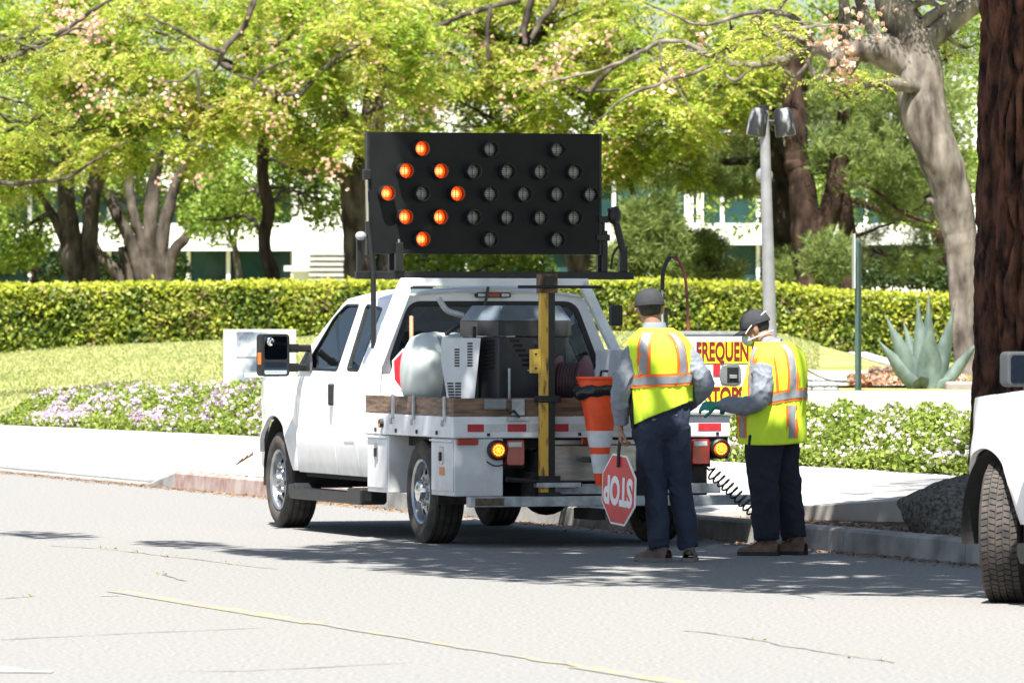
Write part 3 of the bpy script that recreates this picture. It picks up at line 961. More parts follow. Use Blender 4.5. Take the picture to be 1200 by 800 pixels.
# rear lamps
def round_lamp(x, z, lit):
    l = MB().lathe([(BY0 + .02, .075), (BY0 - .035, .075), (BY0 - .045, .062), (BY0 - .03, .055), (BY0 - .03, 0)], 'y', 28, (x, 0, z)).build("round_lamp", BLACKP, T, smooth=40)
    MB().lathe([(BY0 - .032, .054), (BY0 - .040, .04), (BY0 - .042, 0)], 'y', 24, (x, 0, z)).build("amber_lens", ORANGE, l, smooth=60)
    d = MB()
    pts = [(0, 0)] + [(.017 * math.cos(k * math.pi / 3), .017 * math.sin(k * math.pi / 3)) for k in range(6)] + [(.036 * math.cos(k * math.pi / 6.5), .036 * math.sin(k * math.pi / 6.5)) for k in range(13)]
    for p in pts:
        d.lathe([(BY0 - .049, 0), (BY0 - .049, .0072), (BY0 - .038, .0072)], 'y', 8, (x + p[0], 0, z + p[1]))
    d.build("diode", AMBER, l)
round_lamp(-.735, .713, True)
round_lamp(.985, .713, True)
for x in (-.60, .835):
    tl = MB().prism(roundpoly([(x - .068, .60), (x + .068, .60), (x + .068, .785), (x - .068, .785)], .02), 'y', BY0 - .03, BY0 + .03).build("tail_lamp", REDL, T, bevel=.006)
    box("reverse_lens", SILTAPE, tl, x - .055, x + .045, BY0 - .034, BY0 - .029, .735, .77, .002)
    box("lamp_bracket", DARK, T, x - .09, x + .09, BY0 + .03, BY0 + .05, .58, .80, 0)
for x in (-.955, .0, .5):
    box("clearance_lamp", REDL, T, x - .085, x + .075, BY0 - .012, BY0 + .02, .752, .797, .005)
MB().tube([(-.82, BY0 - .02, .63), (-.77, BY0 - .04, .60), (-.70, BY0 - .04, .605), (-.66, BY0 - .02, .63)], .006, 6, n=12).build("lamp_wire", BLACKP, T)
# stainless box, bumper, hitch
box("under_box", STAIN, T, -.30, .62, BY0 + .05, -.60, .48, .745, .008)
box("under_box_lip", STAIN, T, -.31, .63, BY0 + .04, -.60, .748, .785, .004)
box("under_bracket", DARK, T, -.35, .66, BY0 + .09, -.6, .36, .475, 0)
box("bumper_channel", GALV, T, -.35, 1.0, BY0 + .01, BY0 + .06, .385, .46, .004)
box("rear_bumper", GALV, T, -.98, 1.22, BY0 - .13, BY0 - .03, .30, .375, .006)
box("bumper_rust_patch", mat("rust", (.10, .075, .05), .85, var=.5, scale=20), T, -.94, -.72, BY0 - .134, BY0 - .128, .31, .365, 0)
for x in (-.45, .35):
    box("bumper_bracket", DARK, T, x - .04, x + .04, BY0 - .05, BY0 + .2, .30, .55, 0)
box("tow_hitch", DARK, T, -.05, .05, BY0 - .16, BY0 + .3, .20, .28, .004)
# post with yellow face at the tail
pm_ = empty("tail_mast", (0, 0, 0), 0, T)
ym = BY0 - .075
box("mast_flange", YELLOWP, pm_, -.432, -.372, ym - .03, ym + .03, .36, 1.97, .004)
box("mast_web", BLACKM, pm_, -.370, -.318, ym - .02, ym + .045, .30, 1.93, .004)
box("mast_plate", mat("yellow_plate", (.70, .45, .07), .55, var=.15, scale=20), pm_, -.515, -.434, ym - .045, ym - .015, 1.275, 1.45, .004)
for z in (1.31, 1.415):
    MB().lathe([(ym - .052, 0), (ym - .052, .008), (ym - .044, .008)], 'y', 8, (-.475, 0, z)).build("plate_bolt", BLACKM, pm_)
box("mast_head", mat("rusty_brown", (.13, .075, .04), .8, var=.4, scale=20), pm_, -.44, -.31, ym - .06, ym + .06, 1.86, 2.0, .006)
box("mast_clevis", BLACKM, pm_, -.41, -.34, ym - .075, ym - .058, 1.90, 1.98, .004)
MB().tube([(-.62, ym - .07, 1.905), (.02, ym - .07, 1.905)], .011, 8).build("mast_crossbar", BLACKM, pm_, smooth=60)
for z in (1.085, .50, .38):
    box("mast_clamp", BLACKM, pm_, -.452, -.285, ym - .05, ym + .07, z - .025, z + .025, .005)
box("mast_foot", GALV, pm_, -.47, -.13, ym - .06, ym + .05, .44, .475, .004)
MB().tube([(-.70, ym - .03, .50), (-.12, ym - .03, .46)], .018, 8).build("mast_pin", DARK, pm_)

# headache rack behind the cab
rk = empty("headache_rack", (0, 0, 0), 0, T)
yr = 1.275
def bar(name, p, q, w_, d_, m, parent):
    p, q = Vector(p), Vector(q)
    z = (q - p).normalized()
    x = Vector((0, 1, 0)).cross(z).normalized()
    y = z.cross(x)
    M_ = Matrix((x, y, z)).transposed().to_4x4()
    M_.translation = p
    return MB().box(-w_ / 2, w_ / 2, -d_ / 2, d_ / 2, 0, (q - p).length, M_).build(name, m, parent, bevel=.008)
bar("rack_leg", (-1.0, yr, .96), (-.97, yr, 1.35), .10, .07, WHITE2, rk)
bar("rack_leg", (-.97, yr, 1.33), (-.72, yr, 1.96), .11, .07, WHITE2, rk)
bar("rack_leg", (1.0, yr, .96), (.99, yr, 1.40), .08, .07, WHITE2, rk)
bar("rack_leg", (.99, yr, 1.38), (.70, yr, 1.96), .075, .07, WHITE2, rk)
bar("rack_crossbar", (-.77, yr, 1.955), (.74, yr, 1.955), .065, .07, WHITE2, rk)
box("rack_grating", BLACKP, rk, -.70, -.52, yr - .04, yr + .03, 1.905, 1.922, 0)
bar("rack_sill", (-.99, yr, .99), (.99, yr, .99), .07, .06, WHITE2, rk)
box("rack_panel", WHITE2, rk, -.94, -.10, yr - .015, yr + .012, 1.025, 1.25, .003)
box("work_lamp", BLACKP, rk, .93, 1.02, yr - .03, yr + .06, 1.62, 1.78, .01, None)
# tall cabinet along the right edge of the bed, its back carrying the signs
cb = box("side_cabinet", WHITE2, T, .78, 1.22, -.70, 1.20, .96, 1.44, .008)
sp_ = box("sign_cabinet", WHITE2, T, .58, 1.28, BY0 - .004, -.70, .962, 1.575, .010)
ys = BY0 - .006
box("cabinet_rim", GALV, sp_, .575, 1.285, BY0 - .012, BY0 - .003, 1.555, 1.58, .002)
def sticker(x0, x1, z0, z1, s, xs, size):
    p = box("sign_panel", SIGNY, sp_, x0, x1, ys - .004, ys + .001, z0, z1, 0)
    M_ = Matrix.Translation(((x0 + x1) / 2, ys - .006, (z0 + z1) / 2)) @ Matrix.Rotation(R(90), 4, 'X')
    text_obj("lettering", s, SIGNT, p, size, M_, xs, .006, .001)
sticker(.835, 1.235, 1.345, 1.505, "FREQUENT", .50, .19)
sticker(.885, 1.165, 1.015, 1.175, "STOPS", .60, .18)
box("red_reflector", REDTAPE, sp_, .935, .99, ys - .003, ys + .001, 1.25, 1.36, 0)
lp = MB().prism(roundpoly([(1.0, 1.19), (1.12, 1.185), (1.15, 1.22), (1.15, 1.31), (1.12, 1.345), (1.0, 1.325), (.98, 1.26)], .02), 'y', ys - .012, ys).build("paddle_latch", mat("latch_dull", (.20, .21, .215), .55, metal=.4), sp_, bevel=.003)
box("latch_recess", BLACKP, lp, 1.04, 1.13, ys - .018, ys - .010, 1.205, 1.315, .006)
box("latch_handle", STEEL, lp, 1.055, 1.115, ys - .028, ys - .017, 1.23, 1.26, .004)
box("sign_shelf", GALV, sp_, .58, 1.26, BY0 - .03, BY0 - .006, .962, .985, .003)

# ------------------------------------------------------------------ arrow board
AB = thing("arrow_board", "black arrow board with an orange lit diamond of lamps above the truck cab", "arrow board",
           T.matrix_basis @ Vector((-.076, 1.35, 2.0)), YAW)
bw, bh = 1.874, .934
zc = .64
box("panel", BOARDM, AB, -bw / 2, bw / 2, -.03, .03, zc - bh / 2, zc + bh / 2, .004)
for a, b in ((-bw / 2 - .008, -bw / 2 + .012), (bw / 2 - .012, bw / 2 + .008)):
    box("panel_edge", BLACKM, AB, a, b, -.036, .036, zc - bh / 2 - .004, zc + bh / 2 + .004, .003)
LAMP_OFF = mat("lamp_off", (.62, .62, .58), .25, var=.1, coat=.6)
m = bpy.data.materials.new("lamp_on")
m.use_nodes = True
t = m.node_tree
p = t.nodes["Principled BSDF"]
tc = t.nodes.new("ShaderNodeTexCoord")
ln = t.nodes.new("ShaderNodeVectorMath"); ln.operation = 'LENGTH'
mp = t.nodes.new("ShaderNodeMapping"); mp.inputs["Scale"].default_value = (1, 0, 1)
t.links.new(tc.outputs["Object"], mp.inputs["Vector"]); t.links.new(mp.outputs[0], ln.inputs[0])
r = t.nodes.new("ShaderNodeValToRGB")
r.color_ramp.elements[0].position, r.color_ramp.elements[0].color = 0.010, (1.0, .42, .10, 1)
r.color_ramp.elements[1].position, r.color_ramp.elements[1].color = 0.038, (.55, .030, .001, 1)
t.links.new(ln.outputs["Value"], r.inputs["Fac"])
t.links.new(r.outputs["Color"], p.inputs["Emission Color"])
p.inputs["Base Color"].default_value = (.5, .06, .005, 1)
p.inputs["Emission Strength"].default_value = 1.5
LAMP_ON = m
BAR_LIT = mat("lamp_bar_lit", (.16, .07, .03), .5)  # bars of lit lamps tinted orange, the lens glow put into their colour
BARO = mat("lamp_bar_off", (.05, .05, .05), .5)
hood = MB()
hood.lathe([(-.03, .062), (-.125, .060), (-.125, .056), (-.03, .055)], 'y', 28)
hm = hood.mesh("hood", 40)
lens = MB().lathe([(-.034, .055), (-.046, .045), (-.052, .025), (-.054, 0)], 'y', 24).mesh("lens", 60)
bars = MB()
for z in (-.03, -.015, 0, .015, .03):
    w_ = math.sqrt(.05 ** 2 - z * z)
    bars.box(-w_, w_, -.058, -.055, z - .0016, z + .0016)
bars.box(-.0025, .0025, -.0585, -.055, -.05, .05)
bm_ = bars.mesh("grid")
rows = {120: [250, 533, 810], 213: [185, 327, 463, 603, 740, 880], 307: [110, 253, 395, 533, 672, 810, 948], 405: [183, 325, 463, 603, 740, 880], 497: [253, 533, 810]}
lit = {(120, 250), (213, 185), (213, 327), (307, 110), (307, 395), (405, 183), (405, 325), (497, 253)}
hm.materials.append(BLACKP)
lm_on, lm_off = lens, lens.copy()
lm_on.materials.append(LAMP_ON); lm_off.materials.append(LAMP_OFF)
bm_on, bm_off = bm_, bm_.copy()
bm_on.materials.append(BAR_LIT); bm_off.materials.append(BARO)
for zy, xs_ in rows.items():
    for zx in xs_:
        on = (zy, zx) in lit
        e = empty("lamp", ((zx - 520) / 958 * bw, 0, zc + (305 - zy) / 508 * bh), 0, AB)
        for nm, me_ in (("hood", hm), ("lens", lm_on if on else lm_off), ("lens_grid", bm_on if on else bm_off)):
            link(nm, me_, None, e)
# beam, posts, actuator
box("beam", BLACKM, AB, -1.03, 1.21, -.03, .03, -.02, .04, .004)
for x in (-.72, .965):
    box("post", BLACKM, AB, x - .03, x + .03, .032, .08, -.02, zc - .2, .004)
box("stop_post", BLACKM, AB, -.735, -.675, -.10, -.05, .04, .26, .004)
MB().tube([(-.705, -.075, .26), (-.705, -.075, .285)], .01, 8).build("stop_pin", STEEL, AB)
box("end_bracket", BLACKM, AB, 1.10, 1.16, -.025, .025, .04, .24, .004)
box("end_post", BLACKM, AB, .955, 1.0, -.02, .02, .04, .36, .004)
act = MB()
act.tube([(1.12, -.03, .20), (1.045, -.03, .50)], .028, 12).tube([(1.06, -.03, .44), (1.035, -.03, .54)], .048, 14)
act.build("actuator", BLACKM, AB, smooth=40)
MB().ell((1.045, -.045, .475), (.055, .05, .07)).build("actuator_motor", BLACKP, AB, smooth=60)
box("hinge_block", BLACKM, AB, .90, 1.01, -.05, .0, .28, .33, .006)
box("hinge_block", BLACKM, AB, .92, 1.0, -.05, .0, .42, .47, .006)
MB().tube([(1.02, -.03, .06), (1.04, -.04, .18), (1.10, -.04, .26)], .010, 8, n=12).build("actuator_cable", BLACKP, AB)
MB().tube([(-.945, -.05, .40), (-.955, -.05, .74)], .014, 10).build("strut_rod", CHROME, AB, smooth=60)
MB().tube([(-.90, -.06, -.55), (-.905, -.06, .05), (-.945, -.05, .42)], .022, 10).build("strut", BLACKM, AB, smooth=60)
box("strut_bracket", BLACKM, AB, -.985, -.925, -.07, -.03, .74, .82, .006)
box("side_post", BLACKM, AB, -1.02, -.985, -.02, .02, .03, .34, .004)
MB().ell((-1.0, -.05, .31), (.045, .03, .035)).build("clamp_knob", GALV, AB, smooth=60)
MB().tube([(.03, -.04, -.02), (.01, -.05, -.14), (-.01, -.05, -.22)], .012, 8, n=8).build("drop_rod", BLACKM, AB)

# ------------------------------------------------------------------ load on the flatbed
TM = Matrix.Translation((.257, 48.35, 0)) @ Matrix.Rotation(YAW, 4, 'Z')
def on_bed(name, label, cat, x, y, z=.956, rz=0.0, group=None):
    return thing(name, label, cat, TM @ Vector((x, y, z)), YAW + rz, group)

tk = on_bed("water_tank", "pale grey rounded plastic tank strapped on the truck bed", "tank", -.55, .30)
prof = [(-.47, 0), (-.468, .10), (-.45, .20), (-.40, .275), (-.32, .305), (.32, .305), (.40, .275), (.45, .2), (.47, .08), (.47, 0)]
MB().lathe(prof, 'x', 40, (0, 0, .31)).build("tank_body", TANKM, tk, smooth=45)
for x in (-.24, .2):
    MB().lathe([(x - .02, .306), (x - .02, .312), (x + .02, .312), (x + .02, .306)], 'x', 40, (0, 0, .31)).build("strap", mat("strap_grey", (.30, .32, .31), .6), tk, smooth=30)
MB().tube([(-.18, -.10, .60), (-.10, -.14, .66), (-.05, -.16, .69)], .014, 8).build("ratchet_handle", BLACKP, tk)
MB().lathe([(.60, .10), (.64, .10), (.645, .08), (.645, 0)], 'z', 20, (.05, 0, 0)).build("filler_cap", BLACKP, tk, smooth=40)
for y in (-.2, .2):
    box("cradle", BLACKM, tk, -.4, .4, y - .04, y + .04, 0, .12, .004)

ml = on_bed("crack_sealer", "dark grey faceted crack sealing machine with slatted vents on the truck bed", "machine", -.34, -.30)
base = [(-.33, .26), (-.33, -.16), (-.22, -.30), (.30, -.30), (.34, -.26), (.34, .26)]
MB().prism(base, 'z', .0, .585).build("housing", MELT, ml, bevel=.006)
b2 = [(-.345, .275), (-.345, -.17), (-.23, -.315), (.31, -.315), (.355, -.27), (.355, .275)]
MB().prism(b2, 'z', .588, .70).build("upper_band", mat("melter_band", (.03, .031, .034), .42, var=.2), ml, bevel=.004)
c = Vector((0.02, 0))
top = [((p[0] - .02) * .80 + .02, p[1] * .78) for p in b2]
n = len(b2)
hoodm = MB().add([(p[0], p[1], .702) for p in b2] + [(p[0], p[1], .815) for p in top], [tuple(range(n))[::-1], tuple(range(n, 2 * n))] + [(i, (i + 1) % n, n + (i + 1) % n, n + i) for i in range(n)])
hoodm.build("lid", LIDM, ml, bevel=.006)
# vents: slanted slats standing in a recess
def vent(x0, x1, z0, z1, k, M_, m, slant=.012):
    for i in range(k):
        z = z0 + (z1 - z0) * (i + .5) / k
        h = (z1 - z0) / k * .30
        MB().add([M_ @ Vector(p) for p in ((x0, 0, z - h), (x1, 0, z - h + slant), (x1, 0, z + h + slant), (x0, 0, z + h), (x0, .003, z - h), (x1, .003, z - h + slant), (x1, .003, z + h + slant), (x0, .003, z + h))],
                 [(0, 1, 2, 3), (4, 7, 6, 5), (0, 4, 5, 1), (2, 6, 7, 3), (0, 3, 7, 4), (1, 5, 6, 2)]).build("vent_slot", m, ml)
SLOT = mat("vent_black", (.006, .006, .006), .8, var=.1)
ang = math.atan2(-.14, .11)
Mch = Matrix.Translation((-.275, -.234, 0)) @ Matrix.Rotation(ang, 4, 'Z')
vent(-.05, .05, .33, .555, 8, Mch, SLOT)
# V shaped grille of slats on the back face
for i in range(6):
    z = .555 - i * .036
    xa, xb = -.135 + i * .024, .155 - i * .024
    for (a, b) in ((xa, xa + .075), (xb - .075, xb)):
        if b - a > .01 and xa + .05 < xb:
            MB().box(a, b, -.304, -.2985, z - .010, z + .010).build("vent_slot", SLOT, ml)
MB().lathe([(-.306, 0), (-.306, .008), (-.30, .008)], 'y', 8, (.01, 0, .335)).build("grille_bolt", STEEL, ml)
# white perforated guard on the machine's flank
GW = mat("guard_white", (.66, .69, .72), .4, var=.06)
gp = empty("side_guard", (0, 0, 0), 0, ml)
Mg = Matrix.Translation((-.50, -.27, 0)) @ Matrix.Rotation(R(-14), 4, 'Z')
poly = [(-.085, .0), (.085, .0), (.145, .575), (-.145, .575), (-.150, .42)]
holes = []
for (x0, x1, z0, z1, k) in ((-.05, -.012, .36, .50, 7), (.045, .085, .36, .545, 9), (-.105, -.06, .02, .25, 11), (-.045, .0, .02, .25, 11)):
    for i in range(k):
        z = z0 + (z1 - z0) * (i + .5) / k
        h = (z1 - z0) / k * .32
        if x0 < -.1: sft = .03 * (1 - z / .25)
        else: sft = 0
        holes.append([(x0 + sft, z - h), (x1 + sft, z - h), (x1 + sft, z + h), (x0 + sft, z + h)])
MB().holed(poly, holes, lambda a, b: Mg @ Vector((a, 0, b)), dv=Mg.to_3x3() @ Vector((0, .006, 0))).build("guard_plate", GW, gp)
MB().prism([(-.08, .005), (.08, .005), (.138, .57), (-.138, .57)], 'y', .02, .20, Mg).build("guard_box", MELT, gp)
MB().tube([(-.40, .0, .74), (-.52, .02, .78), (-.58, .02, .86), (-.585, .02, .88)], .022, 12, n=14).build("exhaust_elbow", GALV, ml, smooth=60)
box("lid_latch", BLACKP, ml, -.40, -.372, -.24, -.20, .52, .66, .005)
MB().tube([(-.15, -.345, .0), (-.15, -.345, .35)], .012, 8).build("side_rod", GALV, ml, smooth=60)

hr = on_bed("hose_reel", "dark maroon hose reel with round flanges on the truck bed", "reel", -.02, -.72, .956, R(-35))
for x in (-.10, .10):
    MB().lathe([(x - .008, .0), (x - .008, .205), (x - .004, .212), (x + .004, .212), (x + .008, .205), (x + .008, 0)], 'x', 40, (0, 0, .235)).build("flange", HOSE, hr, smooth=40)
coil = []
for k in range(200):
    a = k / 200 * 2 * math.pi * 7
    coil.append((-.085 + .17 * k / 200, .15 * math.cos(a), .235 + .15 * math.sin(a)))
MB().tube(coil, .016, 7).build("hose", mat("hose_dark", (.035, .012, .014), .6), hr, smooth=60)
for x in (-.15, .15):
    bar("stand", (x, -.14, 0), (x, 0, .235), .03, .02, HOSE, hr)
    bar("stand", (x, .14, 0), (x, 0, .235), .03, .02, HOSE, hr)
MB().tube([(-.16, 0, .235), (.20, 0, .235)], .016, 10).build("shaft", BLACKM, hr)
MB().tube([(.20, 0, .235), (.22, 0, .33), (.27, 0, .33)], .01, 8).build("crank", BLACKM, hr)

vl = on_bed("valve_manifold", "black upright valve fitting with round gauge beside the hose reel", "valve", .36, -.80)
MB().tube([(0, 0, 0), (0, 0, .42)], .022, 12).build("pipe", BLACKM, vl, smooth=60)
MB().lathe([(.30, .0), (.30, .04), (.36, .04), (.38, .02), (.42, .02), (.42, 0)], 'z', 14).build("valve_body", BLACKM, vl, smooth=40)
MB().lathe([(-.06, 0), (-.06, .032), (-.03, .034)], 'y', 18, (.08, 0, .30)).build("gauge", GALV, vl, smooth=40)
MB().tube([(-.10, -.02, .30), (.08, -.02, .30)], .016, 10).build("cross_pipe", BLACKM, vl, smooth=60)

jg = on_bed("plastic_jug", "white rounded plastic jug behind the hose reel", "jug", .0, -.30)
MB().lathe([(0, 0), (0, .14), (.02, .15), (.28, .15), (.35, .12), (.40, .05), (.43, .045), (.43, 0)], 'z', 24).build("jug_body", SIGNW, jg, smooth=50)
MB().lathe([(.43, .05), (.46, .05), (.46, 0)], 'z', 16).build("jug_cap", BLACKP, jg)
sc_ = on_bed("spray_can", "small white spray can with red cap on the tail board", "spray can", -.09, BY0 + .06)
MB().lathe([(0, 0), (0, .033), (.155, .033), (.17, .026), (.172, 0)], 'z', 18).build("can_body", SIGNW, sc_, smooth=40)
MB().lathe([(.172, .02), (.19, .016), (.20, .006), (.20, 0)], 'z', 14).build("can_cap", SIGNR, sc_, smooth=40)

# sign paddles: octagon plate, white border, wooden or black handle
def octagon(r):
    return [(r * math.cos(R(22.5 + 45 * k)), r * math.sin(R(22.5 + 45 * k))) for k in range(8)]
def paddle(root, r, M_, text=True, turn=0.0):
    pl = MB().prism(octagon(r), 'y', -.004, .004, M_).build("plate", SIGNW, root)
    MB().prism(octagon(r * .945), 'y', -.0065, -.0042, M_).build("red_face", SIGNR, pl)
    MB().prism(octagon(r * .945), 'y', .0042, .0065, M_).build("red_face", SIGNR, pl)
    if text:
        for s, rot in ((-1, 0), (1, math.pi)):
            Mt = M_ @ Matrix.Rotation(rot, 4, 'Z') @ Matrix.Translation((0, -.0072, 0)) @ Matrix.Rotation(turn, 4, 'Y') @ Matrix.Rotation(R(90), 4, 'X')
            text_obj("lettering", "STOP", SIGNW, pl, r * 1.0, Mt, .66, .011, .0006)
st = on_bed("stop_paddle", "red octagon paddle with wooden handle leaning behind the pale tank", "stop sign", -.84, .72, 1.03, 0)
Mp = Matrix.Translation((.02, .06, .23)) @ Matrix.Rotation(R(22), 4, 'Z') @ Matrix.Rotation(R(-14), 4, 'X') @ Matrix.Rotation(R(8), 4, 'Y')
paddle(st, .20, Mp, False)
MB().tube([Mp @ Vector((.0, .015, -.12)), Mp @ Vector((.03, .02, .46))], .017, 10).build("handle", mat("handle_wood", (.33, .20, .11), .6, var=.2), st, smooth=60)
MB().box(-.10, .10, -.012, -.008, -.16, -.12, Mp).build("grip_plate", SIGNW, st)

# cone hung mouth-up at the tail, used as a bin
cn = on_bed("traffic_cone", "orange traffic cone hung mouth-up with a black bin bag at the tailgate", "traffic cone", -.035, BY0 - .28, .0)
z0, z1 = .455, 1.245
def cr(z): return .030 + (.165 - .030) * (z - z0) / (z1 - z0)
MB().lathe([(z0, .001), (z0, cr(z0)), (z1, cr(z1)), (z1, cr(z1) - .006), (z0 + .02, cr(z0) - .01)], 'z', 36).build("cone_body", CONEM, cn, smooth=40)
for a, b in ((.735, .855), (.545, .685)):
    MB().lathe([(a, cr(a) + .002), (b, cr(b) + .002)], 'z', 36).build("reflective_band", CONEW, cn, smooth=40)
bag = MB()
def bagf(a, b):
    an = a * 2 * math.pi
    wv = .014 * noise.noise(Vector((math.cos(an) * 3, math.sin(an) * 3, b * 3))) + .008 * math.sin(an * 9 + b * 3)
    i = min(5, int(b * 5 + .5))
    rr = (.152, .168, .175, .176, .168, .152)[i] + wv
    zz = (1.185, 1.19, 1.178, 1.155, 1.13, 1.115)[i] + .026 * math.cos(an) * (i > 0) + .022 * noise.noise(Vector((math.cos(an) * 2, math.sin(an) * 2, 9)))
    lean = .03 * max(0, -math.cos(an)) ** 2 * (1 if i in (2, 3, 4) else .4)
    return Vector(((rr + lean) * math.cos(an), rr * math.sin(an), zz))
bag.grid(bagf, 56, 5, closed_u=True)
bag.build("bin_bag", BAG, cn, smooth=80)
MB().lathe([(1.222, .163), (1.238, .174), (1.250, .172), (1.250, .158), (1.228, .155)], 'z', 36).build("cone_rim", CONEM, cn, smooth=40)
box("holder_ring", BLACKM, cn, -.05, .05, .09, .27, .62, .66, .004)

# wand with looping hose standing at the tail
wd = on_bed("spray_wand", "upright wand with a dark looping hose standing at the truck tail", "hose", .60, -.95, .956)
MB().tube([(0, 0, .0), (0, 0, .93)], .009, 8).build("wand_pipe", GALV, wd, smooth=60)
MB().tube([(0, 0, .93), (.005, 0, 1.05), (.03, 0, 1.13), (.06, 0, 1.17)], .016, 10, n=12).build("grip", BLACKP, wd, smooth=60)
MB().tube([(.06, 0, 1.17), (.11, 0, 1.165), (.16, 0, 1.09), (.185, 0, .97), (.195, -.01, .75), (.20, -.01, .45), (.20, 0, .2)], .011, 8, n=40).build("hose", HOSE, wd, smooth=60)
MB().tube([(.03, 0, .80), (.03, 0, .35)], .014, 8).build("valve_stem", BLACKP, wd, smooth=60)

# coiled cable hanging from the tail
cc = thing("coiled_cable", "black coiled cable dangling from the truck tail to the kerb", "cable", TM @ Vector((.86, BY0 + .02, .60)), YAW)
pts = [(0, 0, 0), (.0, -.15, -.04)]
for k in range(241):
    f = k / 240
    a = f * 2 * math.pi * 13
    c = Vector((.0 + .40 * f ** .95, -.20 - .08 * f, -.06 - .38 * f ** 1.05))
    rr = .046
    d = Vector((.70, 0, .70))
    pts.append(c + d * rr * math.cos(a) + Vector((0, 1, 0)) * rr * math.sin(a))
MB().tube([tuple(p) for p in pts], .0072, 6).build("cable", BLACKP, cc, smooth=60)
MB().tube([tuple(pts[-1]), tuple(Vector(pts[-1]) + Vector((.06, 0, -.02)))], .018, 8).build("plug", BLACKP, cc)

# ------------------------------------------------------------------ parked pickup
PK = thing("parked_pickup", "white pickup parked at the kerb with its front wheel turned", "pickup", (4.945, 34.09, 0), YAW)
NOSE[:] = [4.20, .52, .42, 4.72]
build_cab(PK, False, R(-30), .41, True)
for s in (-1, 1):
    wheel(PK, s * .868, 0, s, .41, 0, False, 0)
    def lo(y): return max(.50, .42 + math.sqrt(max(0, .52 ** 2 - y * y))) if abs(y) < .52 else .50
    side_panel(s, -1.15, 1.28, lo, lambda y: 1.25, 60, 14).build("bed_side", WHITE, PK, smooth=50)
    box("bed_inner", WHITE2, PK, min(s * .80, s * .92), max(s * .80, s * .92), -1.10, 1.27, .80, 1.245, .01)
box("bed_floor", WHITE2, PK, -.80, .80, -1.1, 1.27, .74, .80, 0)
box("tailgate", WHITE, PK, -.95, .95, -1.17, -1.11, .68, 1.25, .02)
box("rear_bumper", CHROME, PK, -.95, .95, -1.36, -1.19, .46, .66, .03)
box("rear_axle", DARK, PK, -.8, .8, -.05, .05, .36, .46, 0)

# ------------------------------------------------------------------ people
SKIN = mat("skin", (.30, .155, .095), .55, var=.08, scale=20)
SKIN2 = mat("skin_light", (.36, .19, .125), .55, var=.08, scale=20)
SHIRT = mat("shirt_grey", (.20, .222, .255), .85, var=.10, scale=9, bump=.2, bscale=200)
NAVY = mat("navy_trousers", (.016, .024, .046), .85, var=.2, scale=7, bump=.2, bscale=220)
NAVY2 = mat("dark_navy_trousers", (.008, .010, .019), .85, var=.2, scale=7, bump=.2, bscale=220)
LIME = mat("lime_vest", (.66, .88, .035), .75, var=.05, scale=6, bump=.15, bscale=220)
VORA = mat("vest_orange", (.90, .17, .02), .7, var=.05)
VSIL = mat("vest_silver", (.25, .26, .27), .5, var=.08, scale=25)
VBLK = mat("vest_mesh_black", (.014, .014, .016), .9)
CAPM = mat("cap_charcoal", (.030, .031, .036), .9, var=.15, scale=25, bump=.2, bscale=200)
HAIR = mat("hair_dark", (.012, .010, .009), .7, var=.3, scale=60, bump=.4, bscale=150)
BOOT = mat("boot_brown", (.13, .075, .045), .75, var=.35, scale=18)
BOOTD = mat("boot_black", (.014, .014, .015), .6, var=.3)
SOLE = mat("boot_sole", (.16, .14, .12), .8, var=.2)
GLOVE = mat("teal_glove", (.012, .22, .16), .5, var=.12, scale=20)
MASKM = mat("mask_white", (.55, .60, .64), .8, var=.05)
EYE = mat("eye_dark", (.02, .015, .012), .2)

def head_shapes(mb, c, Mr, k=1.0):
    """skull, jaw, nose, brow, ears and neck root around centre c; +y is the face"""
    def E(p, r):
        q = Mr @ (Vector(p) * k)
        mb.ell(tuple(Vector(c) + q), tuple(Vector(r) * k), 20, 14, Mr.to_3x3())
    E((0, -.012, .028), (.078, .098, .092))
    E((0, .012, -.035), (.066, .078, .078))
    E((0, .045, -.078), (.040, .040, .034))
    E((0, .092, -.018), (.013, .020, .024))
    E((0, .104, -.030), (.016, .013, .011))
    E((0, .080, .022), (.055, .016, .012))
    E((0, .082, -.062), (.025, .010, .009))
    for s in (-1, 1):
        E((s * .040, .070, -.020), (.022, .020, .022))
        E((s * .078, -.012, -.012), (.009, .018, .032))
        E((s * .084, -.020, .000), (.007, .012, .020))

